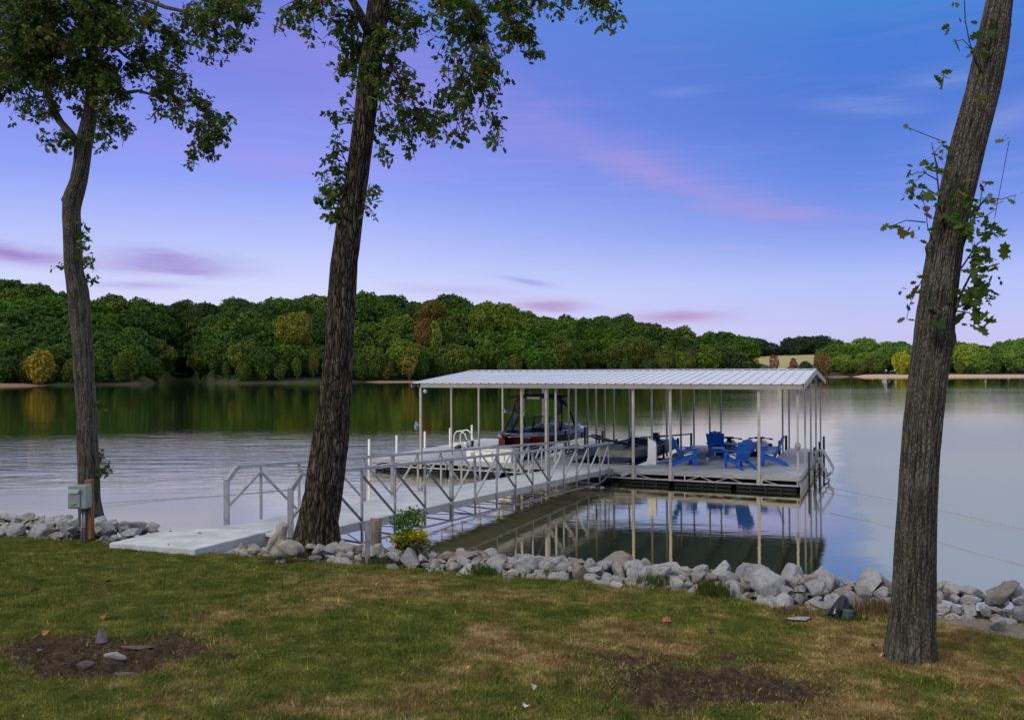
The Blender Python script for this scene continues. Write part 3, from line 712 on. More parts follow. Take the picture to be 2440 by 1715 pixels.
special(PROTO[1], 1195, 302, (.82,.82,.95), (.12,.155,.012), 'rounder bright lime tree crown to the right of its smaller lime neighbour').location.z = 13.5
special(PROTO[2], 1030, 318, (.8,.8,.85), (.11,.085,.018), 'olive gold tree crown near the top of the hill behind the dock').location.z = 16
special(PSPARSE[0], 1008, 281, (1.2,1.2,1.15), (.15,.07,.025), 'rust orange tree halfway up the hill behind the dock roof').location.z = 8
special(PSPARSE[1], 1037, 281, (1.1,1.1,1.8), (.13,.17,.02), 'tall narrow bright green vine covered tree beside the rust orange tree').location.z = 3
special(PROTO[3], 700, 262, (.75,.75,.95), (.13,.135,.014), 'tall yellow green tree just left of the middle foreground trunk').location.z = 9
special(PSPARSE[0], 975, 268, (1.2,1.2,1.0), (.16,.15,.025), 'slim yellow green tree on the muddy shore left of the dock roof')
special(PSHORE[0], 2150, 352, (1.1,1.1,1.15), (.26,.28,.02), 'bright yellow tree on the right far shore beside the right trunk')
special(PSPARSE[1], 1800, 336, (.8,.8,.85), (.24,.22,.02), 'thin yellow sapling in front of the hay field')
special(PSPARSE[0], 1845, 338, (.8,.8,.85), (.15,.055,.03), 'reddish brown sparse tree in front of the hay field')
special(PSPARSE[1], 1890, 340, (.8,.8,.85), (.16,.08,.05), 'pale rusty bare-branched tree at the middle of the hay field')
special(PSHORE[1], 1920, 336, (.8,.8,.8), (.03,.06,.014), 'dark green conical bush at the right end of the hay field')
special(PSHORE[0], 1960, 342, (1.0,1.0,1.15), (.15,.10,.04), 'brownish leafy tree standing right of the hay field')
for (x, s) in ((1660, 1.0), (1700, 1.05), (1735, .95), (1640,.9), (1762, .8)):
    special(PROTO[rng.randrange(6)], x, 335, (.95, .95, s*.78), (.035,.060,.018), 'dense green waterline tree left of the hay field, '+['third','fourth','nearest','second','last'][0]+' '+str('') if False else dict([(1660,'dense green tree second in the row left of the hay field'),(1700,'dense green tree in the middle of the row left of the hay field'),(1735,'dense green tree fourth in the row left of the hay field'),(1640,'dense green tree leftmost in the row left of the hay field'),(1762,'dense green tree next to the left edge of the hay field')])[x])
for (x, d, s) in ((1805, 560, 1.15), (1830, 600, 1.2), (1780, 540, 1.1), (1895, 560, 1.25), (1925, 570, 1.35), (1870, 600, .9), (1955, 560, 1.2)):
    X = (x-CX)/F*d; r = dup(PROTO[rng.randrange(6)], (X, d, 8.5), rng.uniform(0, 6), (s*1.05, s*1.05, s*.85), 'dark rounded tree standing behind the hay field', 'tree', (.04,.08,.035,1)); tag(r, group='trees behind the hay field')
for p in PROTO+PSHORE+PSPARSE+PCON:          # the first of each kind is planted too (behind the ridge line)
    pass
for i, p in enumerate(PROTO+PSHORE+PSPARSE+PCON):
    px = 60+i*105; D = float(shore(px))+84
    z = float(hill_z(np.array([px]), np.array([D]))[0]); p.location = ((px-CX)/F*D, D, z-.5)
    tag(p, 'green tree on the crest of the far wooded hill', 'tree', 'trees on the crest of the hill')
    for ch in p.children: ch.color = (.055,.10,.03,1)
# pale dead trunks standing at the water
for px, y0, y1, lab in ((54, 868, 921, 'bare grey dead trunk standing in the water by the golden tree'), (393, 795, 838, 'pale leaning dead trunk in the dark cove'), (1045, 830, 900, 'thin pale dead trunk at the shore left of the dock roof'), (2325, 865, 905, 'thin pale dead trunk on the right sand bar')):
    D = F*EYE/(913-HZ) if px < 300 else (shore(px)+2); a, b = Q(px, y1, D), Q(px+2, y0, D)
    tag(MB().tube([a, (a+b)/2+Vector((.1,0,0)), b], [.22,.16,.07], 7).build('dead_trunk', M['bark_far']), lab, 'dead tree')

# ------------------------------------------------------------------ near trees
def trunk_mesh(path, D, furrow=.05, seg=72, flare=0, depth_off=None, name='trunk', material=None, parent=None, knots=(), ztop_extra=3.0, nring=150, fs=11):
    # path: (px, py, width_px) bottom -> top
    pts = [Q(p[0], p[1], D+(depth_off(i/len(path)) if depth_off else 0)) for i, p in enumerate(path)]
    rad = [p[2]/2*(D)/F for p in path]
    last = pts[-1]+(pts[-1]-pts[-2]).normalized()*ztop_extra; pts.append(last); rad.append(rad[-1]*.8)
    pts = [pts[0]-Vector((0,0,.35))]+pts; rad = [rad[0]*1.05]+rad
    L = np.cumsum([0]+[(pts[i+1]-pts[i]).length for i in range(len(pts)-1)])
    P_ = np.array([tuple(p) for p in pts]); t = np.linspace(0, L[-1], nring)
    C = np.stack([np.interp(t, L, P_[:, k]) for k in range(3)], -1); rr = np.interp(t, L, rad)
    for _ in range(3):
        C[1:-1] = (C[:-2]+2*C[1:-1]+C[2:])/4; rr[1:-1] = (rr[:-2]+2*rr[1:-1]+rr[2:])/4
    th = np.linspace(0, 2*np.pi, seg, endpoint=False); TH, TT = np.meshgrid(th, t); RR = rr[:, None]*np.ones_like(TH)
    ux, uy = np.cos(TH), np.sin(TH)
    wob = fbm(ux*1.2+3, uy*1.2, TT*1.0, o=3)-.5
    lobe = fbm(ux*2+9, uy*2, TT*.25, o=3)-.5
    w = fbm(ux*fs*.35+50, uy*fs*.35, TT*1.5, o=2)
    rid = np.abs(fbm(ux*fs+w*2, uy*fs, TT*2.0, o=4)-.5)*2
    fine = fbm(ux*22, uy*22, TT*9, o=2)-.5
    rel = 1+.09*wob+.10*lobe*1.0+furrow*(np.clip(rid*3.2, 0, 1)-.7)+.012*fine
    zz0 = C[:, 2][:, None]-C[0, 2]-.35; rel = rel+flare*np.exp(-np.clip(zz0, 0, 9)/.22)*(.25+1.6*fbm(ux*1.6+21, uy*1.6, o=2))
    for (kx, ky, ks, ang) in knots:
        kp = Q(kx, ky, D); kz = kp.z; it = np.interp(kz, C[:, 2], t)
        dd = ((TT-it)/(ks*1.3))**2+((((TH-ang+np.pi) % (2*np.pi))-np.pi)*RR/ks)**2; rel = rel+np.exp(-dd*1.2)*.35
    VX = C[:, 0][:, None]+ux*RR*rel; VY = C[:, 1][:, None]+uy*RR*rel; VZ = C[:, 2][:, None]*np.ones_like(TH)
    V = np.stack([VX, VY, VZ], -1).reshape(-1, 3); i = np.arange(nring*seg).reshape(nring, seg); j = np.roll(i, -1, 1)
    Fc = np.stack([i[:-1], j[:-1], j[1:], i[1:]], -1).reshape(-1, 4)
    tone = np.clip(1-np.clip(rid*4.0, 0, 1), 0, 1).ravel()
    return npmesh(name, V, Fc, material, parent, smooth=True, attr=tone), (lambda k: pts[k])
# lobed leaf outline, unit length, in x (width) y (length)
LOBE = [(0,0),(.10,.14),(.34,.22),(.20,.36),(.46,.50),(.24,.62),(.33,.82),(.10,.84),(0,1.0),(-.10,.84),(-.33,.82),(-.24,.62),(-.46,.50),(-.20,.36),(-.34,.22),(-.10,.14)]
def leaves_mesh(name, C, size, hang, parent, material, rs, tone=None, curl=.25, outline=LOBE):
    n = len(C); k = len(outline); O = np.array(outline)
    dirv = rs.randn(n, 3)*np.array([1, 1, .7]); dirv[:, 2] -= hang; dirv /= np.linalg.norm(dirv, axis=1)[:, None]
    nn = rs.randn(n, 3); u = np.cross(dirv, nn); u /= np.linalg.norm(u, axis=1)[:, None]+1e-9; w = np.cross(u, dirv)
    s = size[:, None, None]; wd = (.45+.45*rs.rand(n))[:, None, None]
    V = C[:, None, :]+dirv[:, None, :]*O[None, :, 1:2]*s+u[:, None, :]*O[None, :, 0:1]*s*wd+w[:, None, :]*(curl*(O[None, :, 1:2]**2)+.5*np.abs(O[None, :, 0:1]))*s*rs.randn(n)[:, None, None]*.7
    V = V.reshape(-1, 3); b = np.arange(n)*k
    tris = []
    idx = [(0,1,15),(1,14,15),(1,3,14),(3,13,14),(1,2,3),(13,15,14),(3,5,13),(5,11,13),(3,4,5),(11,12,13),(5,7,11),(7,9,11),(5,6,7),(9,10,11),(7,8,9)]
    idx = [(0,1,15),(1,2,3),(1,3,13),(1,13,15),(15,13,14),(3,4,5),(3,5,11),(3,11,13),(13,11,12),(5,6,7),(5,7,9),(5,9,11),(11,9,10),(7,8,9)]
    Fc = np.concatenate([np.stack([b+i, b+j, b+l], -1) for i, j, l in idx])
    t = rs.rand(n) if tone is None else tone
    return npmesh(name, V, Fc, material, parent, attr=np.repeat(t, k))
def foliage(root, D, clusters, seed, mlabel=None, size=.13, hang=.8, twig_r=.006, dspread=1.0, fit=1.0):
    """clusters: (px,py,rx,ry,n_leaves[,ax,ay]) ellipses of leaf rosettes around twigs growing from (ax,ay)"""
    rs = np.random.RandomState(seed); Cs = []; Ts = []; tw = MB()
    for cl in clusters:
        px, py, rx, ry, n = cl[:5]; ax, ay = (cl[5], cl[6]) if len(cl) > 5 else (px, py-ry*.4)
        sz = D/F; dy = rs.uniform(-1, 1)*dspread
        a = np.array(Q(ax, ay, D+dy*.3)); nt = max(3, int(n/14))
        warm = rs.rand() < .25
        for k in range(nt):
            r = math.sqrt(rs.rand()); th = rs.rand()*2*math.pi
            e = np.array(Q(px+rx*r*math.cos(th), py+ry*r*math.sin(th), D+dy+rs.uniform(-1, 1)*min(dspread, rx*sz)))
            mid = (a+e)/2+np.array([0, 0, .12*np.linalg.norm(e-a)])+rs.randn(3)*.05*np.linalg.norm(e-a)
            tt = np.linspace(0, 1, 6)[:, None]; cv = (1-tt)**2*a+2*tt*(1-tt)*mid+tt**2*e
            tw.tube([tuple(c) for c in cv], [twig_r*(1.6-1.1*x) for x in np.linspace(0, 1, 6)], 4, caps=False)
            m = max(4, int(n/nt*rs.uniform(.6, 1.4))); nros = max(1, m//6)
            for q in range(nros):
                s = rs.uniform(.45, 1.0) if np.linalg.norm(e-a) > .6 else rs.uniform(.2, 1.0)
                c = (1-s)**2*a+2*s*(1-s)*mid+s*s*e+rs.randn(3)*size*.55
                mm = max(3, m//nros); Cs.append(c+rs.randn(mm, 3)*size*.38)
                base = rs.uniform(.1, .75)+(.18 if warm else 0); Ts.append(np.clip(base+rs.randn(mm)*.12, 0, 1))
    C = np.concatenate(Cs); T = np.concatenate(Ts)
    W(tw.build('twigs', M['bark_dark']), root)
    W(leaves_mesh('crown', C, size*(.55+.75*rs.rand(len(C))), hang, None, M['leaf'], rs, T), root)
def W(o, root):
    o.parent = root; o.matrix_parent_inverse = root_inv(root); return o
def S2(pts, k=1/.941): return [(x0*k, y*k, w*k) for (x0, y, w) in pts]

# middle trunk (display px -> source px): centre, y, width
def mid_tree():
    D = 13.9; root = empty('oak_tree', Q(757, 1302, D), 0, 'tall dark furrowed oak leaning right, standing between the pelican statue and the gangway', 'tree')
    pth = [(707,1222,98),(710,1190,92),(722,1120,88),(733,1050,84),(742,980,80),(752,900,70),(759,800,62),(765,700,63),(771,600,59),(784,500,56),(801,400,50),(814,300,49),(825,200,50),(837,100,51),(850,0,48),(866,-130,44),(880,-260,38)]
    o, _ = trunk_mesh(S2(pth), D, furrow=.09, flare=.22, material=M['bark_dark'], knots=[(672*1.0627+60, 880, .12, 4.7)], ztop_extra=2.5, nring=260, seg=96, fs=10)
    W(o, root)
    limbs = MB()
    def limb(pts, r0, r1, dd=0.):
        q = [Q(x, y, D+dd*i) for i, (x, y) in enumerate(pts)]; n = len(q); limbs.tube(q, [r0+(r1-r0)*i/(n-1) for i in range(n)], 7)
    limb([(885,90),(870,60),(850,20),(815,-40)], .10, .05, -.25)
    limb([(905,-60),(1000,-40),(1090,-20),(1115,20),(1135,60)], .09, .025, -.1)
    limb([(915,-120),(1080,-110),(1250,-70),(1400,-40),(1480,0)], .12, .03, -.1)
    limb([(890,100),(930,150),(965,205),(1000,250)], .045, .012, -.15)
    limb([(905,-60),(860,-50),(760,-30),(700,10)], .08, .02, -.2)
    limb([(868,165),(845,110),(835,75)], .05, .02, -.1)
    W(limbs.build('limb', M['bark_dark']), root)
    cl = [  # left side
        (690,45,40,38,60,720,0),(740,35,45,40,80,770,0),(800,60,40,60,150,860,40),(835,110,30,60,130,860,120),(815,165,28,40,80,850,150),(765,10,60,25,90,800,-40),
        (668,60,16,22,26,700,10),(740,80,14,14,18,745,40),
        # behind and right of the trunk top
        (950,40,60,50,230,905,20),(930,110,50,45,150,900,80),(990,80,45,50,130,950,30),(1050,30,60,45,170,1090,-20),(1120,50,55,60,210,1120,20),(1190,20,55,45,170,1180,-30),
        (1240,50,45,55,170,1210,0),(1265,110,40,48,150,1240,60),(1210,110,40,28,60,1230,70),(1140,120,50,45,150,1135,60),(1060,100,45,40,100,1100,40),(1285,10,30,35,80,1260,-30),
        (1120,170,45,40,110,1135,110),(1160,200,45,40,100,1150,150),(1060,195,30,22,44,1080,120),(960,170,45,35,60,925,140),(1180,175,35,30,66,1165,140),
        (1095,230,40,35,80,1120,190),(1040,250,38,30,60,1080,220),(1110,280,35,35,66,1115,240),(1170,215,30,28,40,1160,190),
        (960,215,40,30,70,925,170),(985,250,45,35,90,950,210),(930,260,30,40,70,905,220),(1000,300,45,35,100,985,260),(965,320,30,30,60,960,280),(1020,330,35,28,60,1010,290),(1060,300,32,28,40,1040,270),
        (985,370,18,26,32,975,330),(920,380,26,16,26,905,340),(940,320,20,18,24,915,300),(1095,335,24,18,32,1090,290),(1155,275,22,22,34,1150,240),(1175,320,20,26,40,1172,270),(1165,345,12,14,16,1170,310),
        (1350,20,24,38,60,1340,-20),(1400,25,28,40,90,1400,-30),(1445,35,28,26,70,1430,-10),(1470,55,20,20,30,1455,20),
        # tufts on the trunk
        (810,260,34,22,30,850,270),(800,285,22,16,16,845,290),(790,350,26,24,34,822,380),(800,390,22,28,44,822,400),(785,430,30,26,50,812,440),(775,480,32,28,60,808,480),(790,525,22,28,44,806,500),(768,455,22,14,20,805,460),
        (890,460,18,24,30,868,470),(885,500,14,16,16,866,490),(870,200,22,40,60,880,180),(905,215,18,45,50,900,180),(878,150,24,50,70,880,150),(905,310,12,30,24,895,300)]
    foliage(root, D, [(*c_[:4], int(c_[4]*1.7), *c_[5:]) for c_ in cl], 5, size=.115, hang=.9, dspread=.9)
    above = [(700+60*i, -60-50*(i % 3), 60, 60, 90, 850, -150) for i in range(14)]
    return root
def left_tree():
    D = 15.2; root = empty('forked_tree', Q(222, 1272, D), 0, 'slim grey trunk forking high up, standing behind the grey green utility box', 'tree')
    pth = [(212,1212,60),(208,1185,56),(200,1120,47),(199,1050,46),(196,980,44),(194,920,43),(189,850,43),(187,790,42),(181,720,45),(175,650,45),(165,600,38),(162,520,37),(160,470,37),(165,440,42),(177,405,36),(184,360,35),(187,325,38),(197,285,33),(204,245,28),(207,205,24),(209,160,24),(207,110,25),(203,60,24),(198,0,22),(192,-90,20),(188,-200,16)]
    o, _ = trunk_mesh(S2(pth), D, furrow=.045, flare=.15, material=M['bark_grey'], knots=[(152*1.0627, 475, .05, 3.1), (205, 690, .05, 4.9)], ztop_extra=1.5, nring=260, seg=72, fs=12)
    W(o, root); limbs = MB()
    def limb(pts, r0, r1, dd=0.):
        q = [Q(x, y, D+dd*i) for i, (x, y) in enumerate(pts)]; n = len(q); limbs.tube(q, [r0+(r1-r0)*i/(n-1) for i in range(n)], 8)
    limb([(200,358),(186,343),(165,315),(143,290),(121,251),(112,210),(104,173),(87,121),(66,70),(43,26),(20,-20),(-10,-80)], .075, .05, .03)
    limb([(228,220),(265,218),(299,221),(330,217),(352,223),(400,240),(430,280)], .045, .012, -.03)
    limb([(215,60),(260,100),(300,135),(345,165),(380,200)], .04, .012, -.06)
    limb([(214,-20),(300,-15),(350,0),(395,18),(450,30),(520,22),(580,10)], .055, .015, -.05)
    limb([(104,173),(60,190),(20,200),(-20,215)], .04, .015, .1); limb([(87,121),(120,80),(150,30)], .04, .02, .1)
    W(limbs.build('limb', M['bark_grey']), root)
    cl = []
    rs = random.Random(3)
    for i in range(60): # dense mass at the top left
        x = rs.uniform(-40, 300); y = rs.uniform(-40, 215)-max(0, (x-220))*.25; cl.append((x, y, 55, 42, 150, 200 if x > 150 else 95, y-40))
    cl += [(250,260,25,28,50,225,235),(280,290,35,26,80,235,260),(262,320,22,26,50,240,290),(298,305,24,22,44,260,290),(252,350,12,22,18,246,320),(215,320,14,30,26,215,300),(300,345,10,22,16,292,320),
        (140,335,32,22,60,170,320),(110,345,22,14,26,140,335),(160,350,18,14,18,180,345),(70,275,38,20,60,110,240),(30,260,30,16,34,60,230),(185,280,22,28,40,195,260),(120,280,30,22,44,125,250),
        (330,90,45,45,110,300,60),(380,70,45,40,110,340,40),(360,140,50,40,130,320,120),(330,190,40,35,90,300,150),(410,110,40,40,120,390,60),(400,170,38,40,130,370,140),(440,130,35,32,80,410,100),
        (460,60,50,40,150,450,20),(500,90,40,40,140,480,40),(550,40,45,40,150,520,10),(590,30,32,35,110,560,0),(520,20,60,30,150,500,-20),(600,60,24,26,60,590,30),(560,110,32,30,90,545,60),(510,140,26,22,40,505,110),(600,5,28,30,70,580,-20),
        (430,200,40,35,110,400,180),(390,230,34,34,110,380,200),(430,260,32,24,60,410,230),(470,230,26,22,36,450,210),(420,300,20,16,22,420,280),(375,275,18,14,20,385,250),
        (490,260,28,26,70,470,230),(515,300,32,28,100,490,265),(530,330,24,24,60,515,300),(470,330,32,30,70,480,290),(490,360,30,26,70,490,330),(455,390,12,26,30,465,350),(508,375,14,14,20,505,350),(540,290,14,26,30,525,290),
        (330,40,60,34,100,300,0),(280,20,50,30,100,250,0),(270,160,34,40,80,230,150),(300,230,30,26,50,280,222),(260,200,28,26,50,230,190),
        (210,545,14,14,14,192,560),(214,585,16,18,20,192,590),(212,640,12,30,28,192,640),(222,670,10,14,14,200,665),(135,635,16,7,8,155,640),(200,610,8,20,10,190,610),
        (245,965,14,12,10,218,965),(258,1110,14,24,30,230,1090),(264,1135,12,14,16,240,1120),(250,1085,14,14,14,232,1080)]
    foliage(root, D, [(*c_[:4], int(c_[4]*2.2), *c_[5:]) for c_ in cl], 9, size=.100, hang=.7, dspread=.9)
    return root
def edge_tree():      # dense crown entering at the left edge; its trunk stands outside the frame
    D = 17.5; root = empty('leafy_tree', Q(-180, 1235, D), 0, 'dense dark tree crown filling the top left corner beyond the forked trunk', 'tree')
    o, _ = trunk_mesh([(-180,1240,60),(-175,900,52),(-165,500,46),(-120,250,36),(-100,60,26),(-95,-150,18)], D, material=M['bark_dark'], nring=120, seg=40); W(o, root)
    limbs = MB(); 
    for pts in ([(-165,430),(-80,330),(0,240),(40,180)], [(-120,200),(-30,120),(40,60),(90,30)]): limbs.tube([Q(x, y, D) for x, y in pts], [.09,.06,.04,.02], 7)
    W(limbs.build('limb', M['bark_dark']), root)
    rs = random.Random(8); cl = []
    for i in range(42):
        x = rs.uniform(-120, 120); y = rs.uniform(-60, 230)-max(0, x)*.25; cl.append((x, y, 45, 38, 150, -60, y))
    foliage(root, D, cl, 19, size=.12, hang=.5, dspread=1.3)
def right_tree():
    D = GP(2160, 1572).y+.05; root = empty('leaning_tree', Q(2165, 1570, D), 0, 'thick grey brown trunk leaning right in the right foreground lawn', 'tree')
    pth = [(2040,1478,104),(2041,1450,99),(2048,1350,92),(2051,1250,87),(2055,1150,81),(2061,1050,79),(2068,950,80),(2080,850,80),(2091,770,82),(2098,700,80),(2112,600,75),(2130,500,72),(2153,400,76),(2177,300,75),(2204,200,71),(2224,100,66),(2241,0,54),(2268,-120,50),(2300,-260,46)]
    o, _ = trunk_mesh(S2(pth), D, furrow=.05, flare=.12, material=M['bark_grey'], knots=[(2268, 810, .075, 0.1), (2205, 590, .05, 3.3), (2405, 60, .04, .2)], ztop_extra=2, nring=300, seg=110, fs=13)
    W(o, root); tw = MB()
    def sprout(pts, r0=.011, r1=.003, dd=-.06):
        q = [Q(x, y, D-.1+dd*i) for i, (x, y) in enumerate(pts)]; n = len(q); tw.tube(q, [r0+(r1-r0)*i/(n-1) for i in range(n)], 6)
    sprout([(2255,560),(2240,500),(2235,440),(2230,390),(2220,340)]); sprout([(2240,470),(2210,450),(2170,445),(2155,460)], .006); sprout([(2235,430),(2200,410),(2175,415)], .006)
    sprout([(2250,520),(2215,520),(2200,480)], .006); sprout([(2225,580),(2210,540),(2205,490)], .006); sprout([(2235,400),(2225,365),(2250,340)], .005)
    sprout([(2290,600),(2310,540),(2335,490),(2350,470),(2385,475),(2420,465)]); sprout([(2320,520),(2350,515),(2370,500)], .006); sprout([(2335,490),(2340,450),(2355,435)], .005)
    sprout([(2270,760),(2290,700),(2320,640),(2350,610),(2375,620)], .014); sprout([(2280,730),(2330,720),(2350,700),(2360,720)], .009); sprout([(2290,640),(2330,580),(2370,555),(2400,560)], .009); sprout([(2270,740),(2310,745),(2325,770)], .009)
    sprout([(2345,180),(2325,150),(2310,100),(2300,50),(2298,0),(2290,-50)], .009); sprout([(2318,120),(2295,95),(2270,100)], .004); sprout([(2320,118),(2300,112)], .004); sprout([(2205,650),(2190,680),(2170,720),(2160,760)], .005)
    sprout([(2205,530),(2160,525),(2120,540)], .006); sprout([(2240,335),(2215,325),(2165,305)], .004); sprout([(2370,520),(2400,360),(2405,335)], .003)
    W(tw.build('sprout', M['bark_dark']), root)
    rs = np.random.RandomState(4); Cs = []; Sz = []; T = []
    def put(px, py, rx, ry, n, size=.15, t=.5):
        for _ in range(n):
            c = np.array(Q(px+rx*rs.randn()*.5, py+ry*rs.randn()*.5, D-.22+rs.randn()*.13)); Cs.append(c); Sz.append(size*rs.uniform(.6, 1.25)); T.append(np.clip(t+rs.randn()*.15, 0, 1))
    for a in [(2225,350,25,20,8,.08,.7),(2225,395,22,25,12,.08,.6),(2190,400,30,18,9,.08,.6),(2180,440,28,22,12,.09,.5),(2165,462,18,14,7,.08,.5),(2205,465,22,18,9,.08,.5),(2200,500,16,14,5,.08,.6),(2250,350,14,25,8,.08,.6),(2255,400,12,22,8,.09,.55),
              (2120,540,20,8,3,.13,.7),(2145,548,12,10,2,.16,.85),(2180,540,14,12,3,.10,.75),(2185,570,10,8,2,.07,.6),
              (2260,470,45,30,14,.14,.5),(2300,490,35,28,14,.14,.4),(2260,520,40,30,12,.15,.45),(2310,540,40,26,14,.13,.5),(2330,440,20,14,5,.12,.9),(2350,470,14,20,6,.09,.5),(2390,475,26,6,4,.10,.6),(2420,463,12,5,2,.13,.7),(2345,515,22,20,9,.09,.5),(2360,545,26,14,7,.13,.5),(2380,560,12,6,3,.12,.75),
              (2340,600,34,22,12,.14,.5),(2365,625,26,14,7,.16,.6),(2395,625,14,10,4,.15,.6),(2330,650,30,26,12,.15,.35),(2360,665,26,22,9,.10,.5),(2310,700,26,26,12,.17,.4),(2340,710,24,18,7,.13,.5),(2300,740,18,20,6,.16,.45),(2330,765,18,20,6,.17,.5),(2345,690,20,14,6,.10,.5),(2300,770,12,14,3,.17,.55),
              (2230,750,22,26,9,.16,.15),(2245,780,12,10,4,.12,.15),(2215,800,10,10,4,.07,.3),(2180,665,14,18,4,.12,.93),(2178,700,10,14,4,.09,.6),(2165,725,6,10,3,.06,.5),(2160,760,6,8,2,.09,.4),(2145,690,6,6,2,.05,.8),
              (2350,80,22,26,14,.10,.35),(2345,115,20,16,8,.09,.35),(2330,230,18,12,7,.10,.75),(2345,190,8,10,4,.06,.6),(2315,125,12,8,4,.06,.5),
              (2240,175,20,8,4,.14,.5),(2272,92,8,4,2,.13,.4),(2258,60,8,6,2,.10,.4),(2273,8,6,4,2,.07,.7),(2285,42,6,3,2,.05,.6),(2165,306,6,4,2,.07,.7),(2395,335,12,3,3,.09,.7),(2308,60,5,8,2,.05,.5)]: put(*a)
    C = np.array(Cs); W(leaves_mesh('crown', C, np.array(Sz), .35, None, M['leaf'], rs, np.array(T), curl=.35), root)
    return root
mid_tree(); left_tree(); edge_tree(); right_tree()

# ------------------------------------------------------------------ rocks
def rock_mesh(seed, flat=.7, ang=.5):
    rs = np.random.RandomState(seed); import bmesh
    bm = bmesh.new(); bmesh.ops.create_icosphere(bm, subdivisions=4 if seed != 99 else 3, radius=1)
    V = np.array([v.co[:] for v in bm.verts]); 
    # cut by random planes for facets
    for _ in range(16):
        n = rs.randn(3); n /= np.linalg.norm(n); d = rs.uniform(.36, .80); k = V @ n-d; V = V-np.where(k > 0, k*rs.uniform(.85, 1.0), 0)[:, None]*n
    V = V*(1+.12*(fbm(V[:,0]*1.3+seed, V[:,1]*1.3, V[:,2]*1.3, o=3)-.5)[:, None]*2)
    V = V*(1+.09*(fbm(V[:,0]*5+seed, V[:,1]*5, V[:,2]*5, o=4)-.5)[:, None]*2)
    V *= np.array([1, rs.uniform(.65, .95), flat*rs.uniform(.75, 1.1)]); V /= np.abs(V[:, 0]).max()
    for v, c in zip(bm.verts, V): v.co = c
    me = bpy.data.meshes.new('boulder'); bm.to_mesh(me); bm.free(); me.materials.append(M['rock'])
    me.polygons.foreach_set('use_smooth', [True]*len(me.polygons))
    return me
RM = [rock_mesh(s, f) for s, f in ((1,.75),(2,.6),(3,.85),(4,.7),(5,.55),(6,.8),(7,.65),(8,.7),(9,.9),(10,.6),(11,.75),(12,.5))]
def rock(x, y, z, s, label, group=None, m=None, rot=None, name='boulder', color=None):
    o = bpy.data.objects.new(name, m or RM[rng.randrange(len(RM))]); sc.collection.objects.link(o)
    s3 = s if hasattr(s, '__len__') else (s*rng.uniform(.85, 1.2), s*rng.uniform(.85, 1.15), s*rng.uniform(.8, 1.15))
    o.location = (x, y, z); o.scale = s3; o.rotation_euler = rot or (rng.uniform(-.5, .5), rng.uniform(-.5, .5), rng.uniform(0, 6.28))
    return tag(o, label, 'rock', group)
